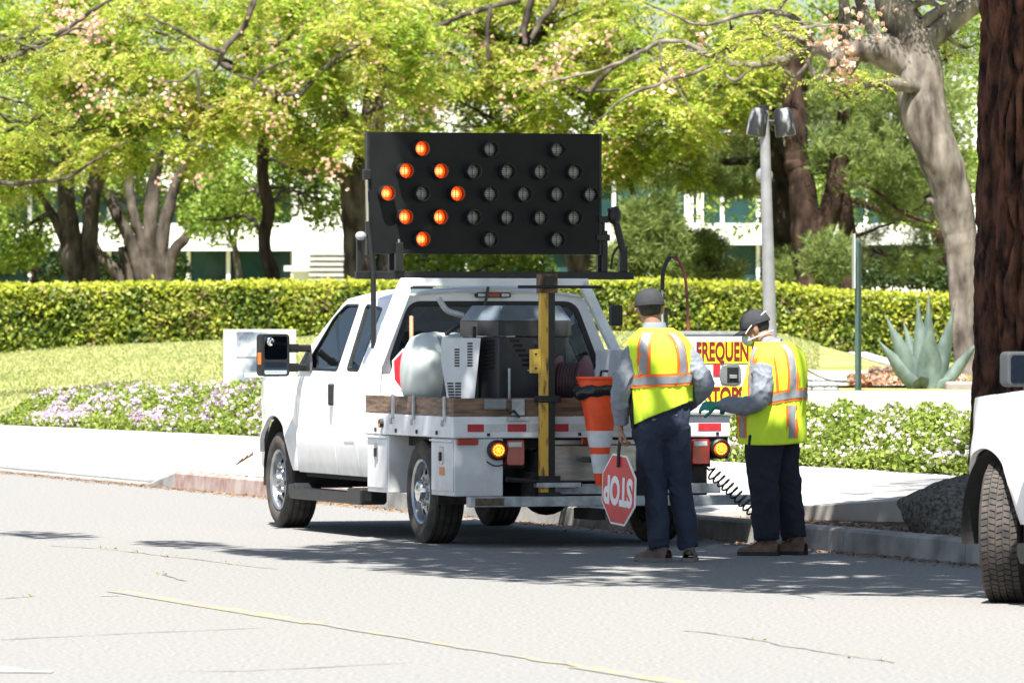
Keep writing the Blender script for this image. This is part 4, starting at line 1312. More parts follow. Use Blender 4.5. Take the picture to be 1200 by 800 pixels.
def hand_shapes(mb, M_, curl=45, thumb=35):
    """right-handed frame: +y towards the fingertips, palm facing -z, thumb on -x"""
    mb.ell(tuple(M_ @ Vector((0, .045, 0))), (.040, .052, .016), 16, 10, M_.to_3x3())
    mb.ell(tuple(M_ @ Vector((-.018, .030, -.006))), (.020, .032, .016), 12, 8, M_.to_3x3())
    mb.tube([tuple(M_ @ Vector((0, -.05, 0))), tuple(M_ @ Vector((0, .02, 0)))], [(.028, .022), (.030, .018)], 12, flat=tuple(M_.to_3x3() @ Vector((1, 0, 0))))
    for i, (x, L) in enumerate(((-.030, .072), (-.0105, .080), (.0095, .076), (.029, .060))):
        p = Vector((x * .95, .085, 0))
        a = R(8)
        P, rad = [M_ @ (p - Vector((0, .025, 0)))], [.0088]
        P.append(M_ @ p); rad.append(.0090)
        for j, f in enumerate((.46, .30, .24)):
            a += R(curl * (1.0 if j else .9))
            p = p + Vector((0, math.cos(a), -math.sin(a))) * L * f
            P.append(M_ @ p); rad.append((.0085, .0078, .0066)[j])
        mb.tube([tuple(q) for q in P], rad, 9, n=16)
    p = Vector((-.028, .018, -.006))
    P = [M_ @ p]
    for d, L in (((-.75, .55, -.30), .035), ((-.35, .85, -.45), .030), ((-.0, .85, -.55), .024)):
        p = p + Vector(d).normalized() * L
        P.append(M_ @ p)
    mb.tube([tuple(q) for q in P], [.013, .0115, .010, .0078], 9, n=12)

def frame(o, y, z):
    """matrix with +y along y and +z near z"""
    y = Vector(y).normalized()
    x = y.cross(Vector(z)).normalized()
    z = x.cross(y)
    M_ = Matrix((x, y, z)).transposed().to_4x4()
    M_.translation = Vector(o)
    return M_

def ridge(q): return (1 - abs(noise.noise(q))) ** 5
def fold(p, amp, sc_, st=(1, 1, 1)):
    q = Vector((p.x * st[0], p.y * st[1], p.z * st[2])) * sc_
    w_ = q + noise.noise_vector(q * .6) * .5
    return amp * (.7 * noise.noise(q) + 1.1 * (ridge(w_ * .55) - .35) + .5 * (ridge(w_ * 1.3 + Vector((7, 3, 1))) - .35))

class Torso:
    """ring surface: rows of z, cx, cy, rx, ry"""
    def __init__(self, rows, seed):
        self.r = crom(sorted(rows), 60)
        self.seed = seed
    def at(self, th, z, off=0.0, wr=1.0):
        g = [float(np.interp(z, self.r[:, 0], self.r[:, k])) for k in range(1, 5)]
        n = 2.15
        ct, s_ = math.cos(th), math.sin(th)
        cx = math.copysign(abs(ct) ** (2 / n), ct)
        sy = math.copysign(abs(s_) ** (2 / n), s_)
        q = Vector((ct * 1.6, s_ * 1.6, z * 5.0 + self.seed))
        q2 = Vector((ct * 4.5 + z * 2, s_ * 4.5, z * 2.0 + self.seed))
        d = off + wr * (.012 * noise.noise(q) + .008 * noise.noise(q2) + .012 * (ridge(q2 * .7) - .35) + .006 * (ridge(q2 * 1.7 + Vector((3, 9, 4))) - .35))
        return Vector((g[0] + (g[2] + d) * cx, g[1] + (g[3] + d) * sy, z))
    def patch(self, th0, th1, zlo, zhi, off, nt, nz, slope=0.0):
        m_ = MB()
        m_.grid(lambda a, b: (lambda th: self.at(th, zlo(th) + (zhi(th) - zlo(th)) * b, off))(th0 + (th1 - th0) * a), nt, nz)
        return m_

def stripe_v(ts, th, z0, z1, parent, dth=0.0, w_=.050, o=.032):
    """vertical reflective strip: orange border and silver centre following the vest"""
    for (hw, m, off, nm) in ((w_ / 2 + .017, VORA, o, "orange_border"), (w_ / 2, VSIL, o + .003, "silver_strip")):
        mb = MB()
        def f(a, b):
            z = z0 + (z1 - z0) * b
            g = [float(np.interp(z, ts.r[:, 0], ts.r[:, k])) for k in (3, 4)]
            rad = max(.06, math.hypot(g[0] * math.sin(th), g[1] * math.cos(th)))
            return ts.at(th + dth * b + (a - .5) * 2 * hw / rad, z, off)
        mb.grid(f, 4, 24)
        mb.build(nm, m, parent, smooth=80)
def stripe_h(ts, zf, parent, th0=0, th1=2 * math.pi, h=.052, o=.034):
    for (hh, m, off, nm) in ((h / 2 + .018, VORA, o, "orange_border"), (h / 2, VSIL, o + .003, "silver_strip")):
        mb = MB()
        mb.grid(lambda a, b: (lambda th: ts.at(th, zf(th) + (b - .5) * 2 * hh, off))(th0 + (th1 - th0) * a), 64, 4)
        mb.build(nm, m, parent, smooth=80)

def boot(root, c, ang, m, sole_m, z=0.0):
    M_ = Matrix.Translation(c) @ Matrix.Rotation(ang, 4, 'Z')
    s_ = MB()
    secs = [(-.088, .034, .085), (-.06, .045, .110), (0, .044, .12), (.06, .044, .105), (.11, .049, .075), (.16, .048, .062), (.195, .038, .052), (.212, .018, .036)]
    def up(a, b):
        t = b * (len(secs) - 1)
        i = min(int(t), len(secs) - 2)
        f = t - i
        y, hw, h = [secs[i][k] * (1 - f) + secs[i + 1][k] * f for k in range(3)]
        an = math.pi * a
        return M_ @ Vector((hw * math.cos(an), y, .022 + (h - .022) * math.sin(an) ** .7))
    s_.grid(up, 14, 24)
    bt = s_.build("boot", m, root, smooth=60)
    MB().tube([M_ @ Vector((0, -.025, .05)), M_ @ Vector((0, -.02, .13))], [(.040, .052), (.040, .050)], 16).build("boot_shaft", m, bt, smooth=60)
    out = []
    for y, hw, h in secs: out.append((hw + .006, y))
    poly = out + [(-x, y) for x, y in out[::-1]]
    MB().prism(poly, 'z', 0.0, .028, M_).build("sole", sole_m, bt, bevel=.003)
    for k in range(4):
        y = .04 + k * .022
        MB().tube([M_ @ Vector((-.03, y, .108 - k * .009)), M_ @ Vector((0, y + .004, .122 - k * .011)), M_ @ Vector((.03, y, .108 - k * .009))], .0035, 6).build("lace", mat("lace", (.30, .25, .18), .8), bt)

def cap_obj(root, c, Mr, k=1.0):
    mb = MB()
    def f(a, b):
        an, ph = 2 * math.pi * a, b * math.pi / 2
        r_ = math.cos(ph) ** .8
        p = Vector((.098 * r_ * math.cos(an), .114 * r_ * math.sin(an) - .010, .022 + .112 * math.sin(ph)))
        return Vector(c) + Mr @ (p * k)
    mb.grid(f, 32, 10, closed_u=True)
    cp = mb.build("cap", CAPM, root, smooth=60)
    br = MB()
    def g(a, b):
        x = (-1 + 2 * a)
        p = Vector((x * .088, .085 + (.085 * math.sqrt(max(0, 1 - x * x * .82))) * b - .05 * x * x, .030 - .028 * x * x - .014 * b))
        return Vector(c) + Mr @ (p * k)
    br.grid(g, 14, 5)
    o = br.build("brim", CAPM, cp, smooth=60)
    sm = o.modifiers.new("s", 'SOLIDIFY'); sm.thickness = .004
    MB().ell(tuple(Vector(c) + Mr @ (Vector((0, -.01, .136)) * k)), (.008, .008, .005)).build("cap_button", CAPM, cp)
    bd = MB()
    bd.grid(lambda a, b: Vector(c) + Mr @ (Vector((.0985 * math.cos(2 * math.pi * a), .1145 * math.sin(2 * math.pi * a) - .010, .020 + .020 * b)) * k), 32, 1, closed_u=True)
    bd.build("cap_band", CAPM, cp, smooth=60)
    return cp

def hair_obj(root, c, Mr, k=1.0, low=-.050):
    mb = MB()
    def f(a, b):
        an = math.pi * (1.02 + .96 * a)             # back half of the head
        z = low + (.05 - low) * b
        r_ = math.sqrt(max(.01, 1 - ((z - .028) / .100) ** 2)) if z < .028 else 1
        return Vector(c) + Mr @ (Vector((.0795 * r_ * math.cos(an), .101 * r_ * math.sin(an) - .010, z)) * k)
    mb.grid(f, 24, 8)
    return mb.build("hair", HAIR, root, smooth=60)

def eyes(root, c, Mr, k=1.0):
    for s in (-1, 1):
        MB().ell(tuple(Vector(c) + Mr @ (Vector((s * .031, .083, .004)) * k)), (.011 * k, .007 * k, .007 * k)).build("eye", EYE, root, smooth=60)

def person(label, loc, rz, P):
    root = thing("person", label, "person", loc, rz)
    k = P["headk"]
    Mr = Matrix.Rotation(P["headrz"], 3, 'Z') @ Matrix.Rotation(P["headrx"], 3, 'X') @ Matrix.Rotation(P.get("headry", 0), 3, 'Y')
    hc = P["head"]
    # body: one continuous skinned figure under the clothes
    mb = MB()
    head_shapes(mb, hc, Mr, k)
    neck = P["neck"]
    mb.tube([neck, tuple(Vector(hc) + Mr @ Vector((0, -.02, -.05)))], [(.066, .066), (.058, .060)], 16)
    ts = Torso(P["torso"], P["seed"])
    rows = [r for r in P["torso"]]
    for i in range(1):
        V = []
        zs = np.linspace(rows[0][0], rows[-1][0], 30)
        mb.grid(lambda a, b: ts.at(2 * math.pi * a, float(rows[0][0] + .12 + (rows[-1][0] - rows[0][0] - .12) * b), -.04, 0), 28, 30, closed_u=True)
        n0 = len(mb.v)
        mb.f.append(tuple(range(n0 - 28, n0))); mb.f.append(tuple(range(n0 - 31 * 28, n0 - 30 * 28))[::-1])
    for arm in P["arms"]:
        mb.tube(arm["path"], [.050, .042, .030], 14, n=20)
    for leg in P["legs"]:
        mb.tube(leg["path"], [.085, .080, .055, .040], 14, n=24)
    me = remesh(mb, .0085, 2)
    # hands added at a finer grain
    bm = bmesh.new()
    bm.from_mesh(me)
    gl = []
    for arm in P["arms"]:
        hb = MB()
        hand_shapes(hb, arm["hand"], arm.get("curl", 40))
        hm_ = remesh(hb, .0032, 2)
        if arm.get("glove"):
            gl.append((arm, hm_))
        else:
            bm.from_mesh(hm_)
    bm.to_mesh(me); bm.free()
    me.polygons.foreach_set("use_smooth", [True] * len(me.polygons))
    link("body", me, P["skin"], root)
    for arm, hm_ in gl:
        displace(hm_, lambda p: .002 + .0015 * noise.noise(p * 60))
        g_ = link("glove", hm_, GLOVE, root)
        w0, w1 = Vector(arm["path"][-1]), Vector(arm["path"][-2])
        a = w0 + (w0 - w1).normalized() * -.09
        MB().tube([tuple(a), tuple(w0), tuple(w0 + (w0 - w1).normalized() * .045)], [(.050, .046), (.044, .038), (.034, .026)], 18, n=12).build("glove_cuff", GLOVE, g_, smooth=60)
    # shirt
    mb = MB()
    zt = P["torso"]
    mb.grid(lambda a, b: ts.at(2 * math.pi * a, .97 * P["sc"] + (zt[-1][0] - .97 * P["sc"]) * b, -.008, .5), 28, 30, closed_u=True)
    n0 = len(mb.v)
    mb.f.append(tuple(range(n0 - 28, n0))); mb.f.append(tuple(range(n0 - 31 * 28, n0 - 30 * 28))[::-1])
    for arm in P["arms"]:
        mb.tube(arm["path"], arm["sleeve"], 18, n=26)
    me = remesh(mb, .0075, 3)
    displace(me, lambda p: fold(p, .011, 13, (1, 1, 1.1)) + .003 * noise.noise(p * 34))
    shirt = link("shirt", me, SHIRT, root)
    mb = MB()
    mb.lathe([(-.015, .088), (.028, .076), (.034, .073), (.030, .069), (-.01, .066)], 'z', 24, tuple(Vector(neck) + Vector((0, 0, .035))))
    mb.build("collar", SHIRT, shirt, smooth=60)
    # trousers
    mb = MB()
    for leg in P["legs"]:
        mb.tube(leg["path"], leg["rad"], 20, n=36, flat=(1, 0, 0))
    px, py, pz = P["pelvis"]
    mb.ell((px, py, pz), P["pelr"], 24, 16)
    mb.grid(lambda a, b: ts.at(2 * math.pi * a, pz - .02 + P['waist'] * b, .004, 0), 28, 6, closed_u=True)
    n0 = len(mb.v)
    mb.f.append(tuple(range(n0 - 28, n0))); mb.f.append(tuple(range(n0 - 7 * 28, n0 - 6 * 28))[::-1])
    me = remesh(mb, .008, 3)
    def tf(p):
        near = max(0, 1 - p.z / .30)
        kn = max(0, 1 - abs(p.z - .50) / .18)
        return fold(p, .012, 8, (1, 1, .75)) + near * .014 * noise.noise(Vector((p.x * 10, p.y * 10, p.z * 32))) + kn * .009 * noise.noise(Vector((p.x * 8, p.y * 8, p.z * 26 + p.x * 30)))
    displace(me, tf)
    link("trousers", me, P["pants"], root)
    # vest
    hem = P["hem"]
    ztop = P["vtop"]
    v_ = ts.patch(0, 2 * math.pi, hem, lambda th: ztop, .026, 96, 56).build("vest", LIME, root, smooth=80)
    sm = v_.modifiers.new("s", 'SOLIDIFY'); sm.thickness = .003; sm.offset = -1
    P["stripes"](ts, v_)
    for leg, ba in zip(P["legs"], P["bootang"]):
        a = leg["path"][-1]
        boot(root, Vector((a[0], a[1] + .02 * 0, 0)), ba, P["boot"], P["sole"])
    cap_obj(root, hc, Mr, k)
    hair_obj(root, hc, Mr, k)
    eyes(root, hc, Mr, k)
    return root, Mr, hc, ts, v_

# worker with the stop paddle, seen from behind
def hemA(th): return 1.015 + .085 * math.cos(th) - .02 * math.sin(th)
def stripesA(ts, v_):
    stripe_h(ts, lambda th: 1.248 + .012 * math.cos(th), v_)
    for th in (R(-90) - .62, R(-90) + .62):
        stripe_v(ts, th, 1.285, 1.57, v_, -.10 if th > R(-90) else .10)
    for th in (R(90) - .55, R(90) + .55):
        stripe_v(ts, th, 1.285, 1.535, v_)
    ts.patch(R(180) - .34, R(180) + .42, lambda th: .915, lambda th: 1.21, .031, 12, 12).build("side_mesh", VBLK, v_, smooth=80)
HA = frame((-.366, .045, .905), (.06, .10, -1), (-.95, .1, 0))
PA = dict(seed=3.0, sc=1.0, headk=1.06, headrz=R(-6), headrx=R(-4), headry=R(-3), head=(-.165, .03, 1.735), neck=(-.138, .0, 1.575),
          torso=[(.86, -.085, 0, .180, .130), (1.0, -.09, 0, .192, .136), (1.12, -.095, 0, .190, .130), (1.28, -.10, -.005, .200, .134), (1.40, -.105, -.015, .208, .136), (1.49, -.11, -.02, .200, .122), (1.555, -.118, -.012, .150, .094), (1.60, -.125, 0, .088, .072), (1.63, -.13, 0, .070, .064)],
          arms=[dict(path=[(-.262, -.005, 1.455), (-.372, -.03, 1.19), (-.362, .04, .945)], sleeve=[(.080, .080), (.070, .068), (.048, .045)], hand=HA, curl=52),
                dict(path=[(.052, -.005, 1.455), (.195, -.055, 1.215), (.125, .20, 1.06)], sleeve=[(.080, .080), (.068, .066), (.048, .045)], hand=frame((.115, .225, 1.05), (-.3, .9, -.25), (0, .2, 1)), curl=30)],
          legs=[dict(path=[(-.185, 0, .93), (-.160, .005, .72), (-.125, .02, .46), (-.105, 0, .095)], rad=[(.112, .125), (.098, .110), (.080, .085), (.069, .080)]),
                dict(path=[(.005, 0, .93), (.020, .03, .72), (.060, .06, .46), (.112, .035, .095)], rad=[(.112, .125), (.098, .110), (.080, .085), (.069, .080)])],
          waist=.20, pelvis=(-.09, -.005, .94), pelr=(.195, .150, .13), hem=hemA, vtop=1.605, stripes=stripesA, skin=SKIN, pants=NAVY, boot=mat("shoe_brown", (.12, .085, .065), .8, var=.3), sole=SOLE, bootang=(R(38), R(-14)))
A0 = Vector((1.114, 44.19, 0))
rootA, *_ = person("worker in lime vest and charcoal cap seen from behind, holding an upside-down stop paddle", A0, R(9), PA)
# belt radio-like pouch is not visible; the paddle hangs from the hand
MA = Matrix.Translation(A0) @ Matrix.Rotation(R(9), 4, 'Z')
hp = MA @ Vector((-.362, .06, .83))
sp2 = thing("stop_paddle", "red stop paddle held upside down by the worker in blue trousers", "stop sign", hp, 0)
Mp = Matrix.Translation((-.012, 0, -.335)) @ Matrix.Rotation(R(-63), 4, 'Z') @ Matrix.Rotation(R(4), 4, 'Y')
paddle(sp2, .262, Mp, True, math.pi)
hd = MB().tube([tuple(Mp @ Vector((0, -.014, .155))), tuple(Mp @ Vector((0, -.012, .27))), (0.0, 0, .05)], .012, 10)
hd.build("handle", BLACKP, sp2, smooth=60)

# worker with gloves and mask, in profile
def hemB(th): return .80 + .02 * math.cos(th)
def stripesB(ts, v_):
    zf = lambda th: 1.085 + .055 * math.sin(-th - .2)
    stripe_h(ts, zf, v_, R(105), R(435))
    for th in (R(-90) - .62, R(-90) + .62):
        stripe_v(ts, th, 1.13, 1.49, v_, .0)
        stripe_v(ts, th, .83, 1.06, v_, .0)
    for th in (R(105), R(75)):
        stripe_v(ts, th, .83, 1.36, v_, .0, .035)
    stripe_v(ts, R(163), 1.10, 1.47, v_, -.5, .048)
    stripe_v(ts, R(140), .83, 1.06, v_, .0, .045)
    for (t0, t1, z0_, z1_) in ((R(205), R(196), 1.14, 1.40), (R(150), R(160), 1.14, 1.40)):
        tr_ = MB()
        tr_.grid(lambda a, b: ts.at(t0 + (t1 - t0) * b + (a - .5) * .09, z0_ + (z1_ - z0_) * b, .034), 2, 12)
        tr_.build("armhole_trim", VORA, v_, smooth=80)
HB = frame((-.205, .368, 1.056), (.10, 1, -.02), (-.75, 0, .65))
PB = dict(seed=11.0, sc=.9, headk=.99, headrz=R(8), headrx=R(-22), head=(-.02, .135, 1.600), neck=(0, .03, 1.47),
          torso=[(.76, 0, .015, .190, .205), (.90, 0, .02, .192, .212), (1.02, 0, .02, .188, .208), (1.16, 0, .0, .192, .192), (1.28, 0, -.02, .204, .175), (1.39, 0, -.025, .200, .150), (1.455, 0, -.015, .155, .120), (1.50, 0, .01, .095, .085), (1.535, 0, .02, .075, .072)],
          arms=[dict(path=[(-.185, .0, 1.335), (-.262, .035, 1.085), (-.215, .315, 1.06)], sleeve=[(.086, .084), (.074, .072), (.052, .050)], hand=HB, curl=24, glove=True),
                dict(path=[(.195, .0, 1.335), (.275, .03, 1.085), (.180, .270, 1.045)], sleeve=[(.090, .088), (.078, .074), (.056, .052)], hand=frame((.17, .325, 1.04), (-.12, 1, .05), (.5, 0, .8)), curl=30, glove=True)],
          legs=[dict(path=[(-.095, .03, .84), (-.105, .045, .64), (-.110, .035, .42), (-.105, .02, .115)], rad=[(.125, .150), (.108, .128), (.096, .106), (.080, .090)]),
                dict(path=[(.095, .01, .84), (.105, -.02, .64), (.110, -.055, .42), (.105, -.115, .115)], rad=[(.125, .150), (.108, .128), (.096, .106), (.080, .090)])],
          waist=.10, pelvis=(0, .02, .86), pelr=(.195, .190, .13), hem=hemB, vtop=1.505, stripes=stripesB, skin=SKIN2, pants=NAVY2, boot=BOOT, sole=BOOTD, bootang=(R(4), R(-6)))
B0 = Vector((1.855, 45.5, 0))
rootB, MrB, hB, tsB, vB = person("worker in lime vest, face mask and teal gloves standing in profile by the kerb", B0, R(68), PB)
kk = .99
def hpt(x, y, z): return Vector(hB) + MrB @ (Vector((x, y, z)) * kk)
mk = MB()
def mf(a, b):
    an = math.pi * (-.05 + 1.1 * a)
    ph = b * math.pi / 2
    r_ = math.cos(ph) ** .7
    return hpt(.056 * r_ * math.cos(an) , .055 + .020 * r_ * abs(math.sin(an)) + .064 * math.sin(ph), -.048 + .046 * r_ * math.sin(2 * math.pi * a))
mk.grid(lambda a, b: hpt(.058 * math.cos(b * math.pi / 2) ** .7 * math.cos(2 * math.pi * a), .045 + .078 * math.sin(b * math.pi / 2), -.050 + .052 * math.cos(b * math.pi / 2) ** .7 * math.sin(2 * math.pi * a)), 24, 8, closed_u=True)
mko = mk.build("face_mask", MASKM, rootB, smooth=60)
for (za, zb) in ((-.015, .085), (-.065, -.060)):
    pts = []
    for i in range(25):
        an = math.pi * i / 24
        pts.append(tuple(hpt(.1 * math.cos(an) if za > -.05 else .088 * math.cos(an), .06 - .175 * math.sin(an) ** .9, za + (zb - za) * math.sin(an) ** .8)))
    MB().tube(pts, .0042, 6).build("mask_strap", SIGNW, mko, smooth=60)
sg = MB()
for s in (-1, 1):
    sg.ell(tuple(hpt(s * .034, .088, .006)), (.030, .010, .020), 14, 8, MrB)
    sg.tube([tuple(hpt(s * .062, .082, .010)), tuple(hpt(s * .082, .0, .008))], .004, 6)
sg.tube([tuple(hpt(-.03, .097, .010)), tuple(hpt(.03, .097, .010))], .004, 6)
sg.build("sunglasses", BLACKP, rootB, smooth=60)

# ------------------------------------------------------------------ planting near the pavement
LANT = leaf_mat("lantana_leaf", [(.13, .19, .025), (.22, .29, .04), (.30, .36, .075), (.16, .23, .035)], .35)
FLOW = leaf_mat("lantana_flower", [(.50, .32, .52), (.64, .48, .64), (.80, .74, .78), (.72, .58, .70)], .25)
FLOWW = leaf_mat("lantana_flower_pale", [(.80, .66, .72), (.88, .82, .82), (.85, .80, .80), (.72, .52, .66)], .25)
def blob_quads(C, r, rng=RNG):
    """tiny flower heads: three crossing petals each"""
    out = []
    for k in range(3):
        n = len(C)
        N = unit(rng.normal(size=(n, 3)))
        T = unit(np.cross(N, rng.normal(size=(n, 3))))
        B = np.cross(N, T)
        s = rng.uniform(.7, 1.2, (n, 1)) * r
        out.append(quads(C, T * s, B * s))
    return merge(out)
def flower_bed(label, outline, hfun, nleaf, nflow, fr, fm, group=None):
    """outline: list of ground points (front edge then back edge); mounded low shrubs"""
    F0, F1, B1, B0 = [Vector(p) for p in outline]
    root = thing("flower_bed", label, "flower bed", (F0.x, F0.y, 0), 0, group)
    off = np.array([F0.x, F0.y, 0])
    def pt(a, b):
        p = F0.lerp(F1, a).lerp(B0.lerp(B1, a), b)
        return p
    def H(a, b):
        e = min(1, min(b, 1.15 - b) / .22) * min(1, min(a, 1 - a) / .03)
        e = max(.12, max(0, e)) ** .5
        return hfun(a) * e * (.85 + .30 * noise.noise(Vector((a * 22, b * 5, 3))))
    mb = MB()
    mb.grid(lambda a, b: (lambda p: Vector((p.x - off[0], p.y - off[1], hgt(p.x, p.y) + .80 * H(a, b) - .06)))(pt(a, b)), 90, 14)
    mb.build("twig_core", mat("shrub_core", (.030, .035, .012), .95, var=.4, scale=9), root, smooth=80)
    A, B = RNG.uniform(0, 1, nleaf), RNG.uniform(0, 1, nleaf) ** 1.6
    q = nleaf // 3
    B[:q] = RNG.uniform(0, .05, q)
    P = np.empty((nleaf, 3))
    for i in range(nleaf):
        p = pt(A[i], B[i])
        h = H(A[i], max(.02, B[i]))
        zz = RNG.uniform(.02, 1) * h if i < q else h * RNG.uniform(.78, 1.08)
        P[i] = (p.x, p.y, hgt(p.x, p.y) + zz)
    P[:q, :2] += RNG.normal(scale=.06, size=(q, 2))
    V, F = rand_leaves(P - off, .056, .034, .5)
    link("foliage", fast_mesh("foliage", V, F), LANT, root)
    idx = RNG.choice(nleaf, nflow * 4)
    nz = np.array([noise.noise(Vector((P[i][0] * 2.0, P[i][1] * .8, P[i][2] * 3))) for i in idx])
    keep = idx[np.argsort(-nz + RNG.normal(scale=.25, size=len(idx)))[:nflow]]
    C = P[keep] - off + np.array([0, -.05, .035])
    V, F = blob_quads(C, fr)
    tag(link("blossom", fast_mesh("blossom", V, F), fm, root), kind="stuff")
    return root
# bed in front of the low wall
def edge(px, v):
    k = (px - 600) / FPX
    Y = (v + K0.dot(RR)) / (k * RR.x + RR.y)
    return Vector((k * Y, Y, 0))
f0, f1 = edge(832, 3.5), edge(1480, 3.5)
flower_bed("dense bed of pink flowering shrubs in front of the low stone wall", [f0, f1, f1 + Vector((1.5, 5.5, 0)), f0 + Vector((0.2, 5.5, 0))], lambda a: .46, 72000, 2400, .019, FLOWW)
# bed beside the driveway
g0, g1 = edge(4, 2.95), edge(325, 3.5)
flower_bed("long bed of lilac and white flowering shrubs beside the driveway", [g0, g1, g1 + Vector((.3, 3.6, 0)), g0 + Vector((.7, 2.6, 0))], lambda a: .36 + .20 * a, 50000, 3000, .024, FLOW)
gA, gB = edge(560, 3.5), edge(838, 3.5)
flower_bed("bed of shrubs showing brown twigs behind the truck", [gA, gB, gB + Vector((0.2, 5.5, 0)), gA + Vector((.2, 6, 0))], lambda a: .36, 12000, 300, .024, FLOW)

# gutter litter
n = 5200
uu = RNG.uniform(-10, 26, n); vv = -np.abs(RNG.normal(scale=.13, size=n)) - .01
C = np.array([UV(a, b, .006) for a, b in zip(uu, vv)])
n2 = 900
C2 = np.array([UV(a, b, .17) for a, b in zip(RNG.uniform(8, 19, n2), RNG.uniform(.02, .6, n2))])
n3 = 2600
C3 = np.array([UV(a, b, .15) for a, b in zip(RNG.uniform(-5, 2.6, n3), RNG.uniform(.17, 1.1, n3))])
LITTER = leaf_mat("dry_litter", [(.16, .085, .04), (.28, .17, .08), (.10, .05, .03), (.33, .22, .12)], .1)
V, F = rand_leaves(np.concatenate([C, C2, C3]), .055, .016, 2.5)
tag(link("leaf_litter", fast_mesh("leaf_litter", V, F), LITTER), "dry brown leaf litter lying in the gutter", kind="stuff")
o = MB()
c = hit(279, 551)
for k in range(3):
    a = k * 1.1
    o.grid(lambda s, t_: c + Vector((.10 * (s - .5) + .05 * k, .03 * (t_ - .5), .03 + .10 * s * (1 - t_ * .4) + .03 * k)), 4, 3)
tag(o.build("dry_leaf", mat("dry_leaf_brown", (.22, .10, .04), .8)), "large curled brown leaf lying on the pavement", "leaf")

# mound at the foot of the pine
mound_c = Vector((3.50, 46.15, .08))
mb = MB()
def moundf(a, b):
    an, ph = 2 * math.pi * a, b * math.pi / 2
    r_ = math.cos(ph)
    p = Vector((.66 * r_ * math.cos(an), .5 * r_ * math.sin(an), .47 * math.sin(ph) ** .8))
    d = 1 + .30 * noise.noise(p * 2.0 + Vector((3, 1, 0))) + .10 * noise.noise(p * 7)
    p = Vector((p.x * d, p.y * d, p.z * (1 + .35 * noise.noise(p * 2.6))))
    return p + Vector((0, 0, .015 * noise.noise(p * 25)))
mb.grid(moundf, 80, 30, closed_u=True)
o = mb.build("asphalt_mound", mat("granular_grey", (.075, .070, .062), .95, var=.5, scale=38, detail=10, col2=(.17, .158, .14), bump=.9, bscale=90), None, smooth=80)
o.location = mound_c
tag(o, "dark grey grainy asphalt mound at the foot of the pine", "mound")

# ------------------------------------------------------------------ low walls, agave, posts, lamp
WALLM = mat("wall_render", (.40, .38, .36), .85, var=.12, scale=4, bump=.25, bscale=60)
def wall_seg(label, p, q, top, th, depth=.5, m=WALLM):
    d = (q - p); d.z = 0
    L = d.length
    d.normalize()
    M_ = Matrix((d, Vector((-d.y, d.x, 0)), Vector((0, 0, 1)))).transposed().to_4x4()
    root = thing("retaining_wall", label, "wall", (p.x, p.y, 0), math.atan2(d.y, d.x))
    n = max(2, int(L / 1.9))
    for i in range(n):
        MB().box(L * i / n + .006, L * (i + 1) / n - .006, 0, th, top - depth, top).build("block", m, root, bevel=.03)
    MB().box(0.01, L - .01, .03, th - .03, top - depth - .5, top - .05).build("wall_core", mat("mortar", (.22, .21, .20), .9), root)
    return root
pa, pb = at(946, 458, 68), at(1700, 459, 68)
wall_seg("low pale stone retaining wall behind the pink flower bed", pa, pb, pa.z, .45, .42)
pa, pb = at(820, 461, 71), at(944, 459, 71)
wall_seg("low stone kerb wall behind the worker with gloves", pa, pb, pa.z, .35, .3)
pa, pb = at(1108, 447, 74), at(1600, 446, 74)
wall_seg("short dark planter wall beside the agave", pa, pb, pa.z, .3, .25, mat("planter_dark", (.26, .23, .22), .85))  # planter wall darker than the other low walls

AGM = mat("agave_skin", (.070, .108, .090), .6, var=.25, scale=6, col2=(.145, .195, .168), stretch=(1, 1, .5), detail=8)
ap = at(1089, 461, 75)
ag = thing("agave_plant", "large blue-grey agave with stiff pointed leaves behind the stone wall", "agave", ap, 0)
def agave_leaf(tip, wmax, curve, base=(0, 0, 0)):
    tip, base = Vector(tip), Vector(base)
    n = 16
    axis = tip - base
    side = axis.cross(Vector((0, 1, 0)))
    if side.length < .02: side = Vector((1, 0, 0))
    side.normalize()
    up = side.cross(axis).normalized()
    m_ = MB()
    def f(a, b):
        w_ = 1.35 * wmax * (.60 + .40 * math.sin(math.pi * min(1, b * 1.1 + .08))) * (1 - b ** 2.6) ** .95
        c = base + axis * b + up * curve * math.sin(math.pi * b)
        an = 2 * math.pi * a
        th = .045 * (1 - b) + .006
        gut = .35 * w_ * (abs(math.cos(an)) ** 2)
        return c + side * w_ * math.cos(an) + up * (th * math.sin(an) + gut)
    m_.grid(f, 14, n, closed_u=True)
    lf = m_.build("leaf", AGM, ag, smooth=70)
    MB().tube([tuple(base + axis * .985 + up * 0), tuple(base + axis * 1.03)], [.007, .001], 6).build("leaf_spine", mat("spine", (.08, .05, .03), .6), lf)
for tip, w_, cv, b in (((-.14, .02, 1.12), .085, -.03, (-.05, 0, 0)), ((.0, .12, 1.17), .075, .0, (0, .05, 0)), ((.30, .04, 1.04), .080, .05, (.06, 0, 0)), ((-.52, -.02, .93), .085, -.08, (-.1, 0, 0)),
                      ((-.62, -.10, .64), .080, -.02, (-.08, -.05, 0)), ((.62, -.03, .66), .062, .06, (.10, 0, 0)), ((.0, -.22, .84), .120, .02, (0, -.10, -.02)), ((.22, .35, .80), .08, .05, (.05, .1, 0)),
                      ((-.28, .4, .85), .08, .05, (-.05, .1, 0)), ((-.12, -.35, .20), .085, .05, (-.05, -.08, 0)), ((.25, -.3, .18), .07, .04, (.08, -.08, 0))):
    agave_leaf(tip, w_, cv, b)

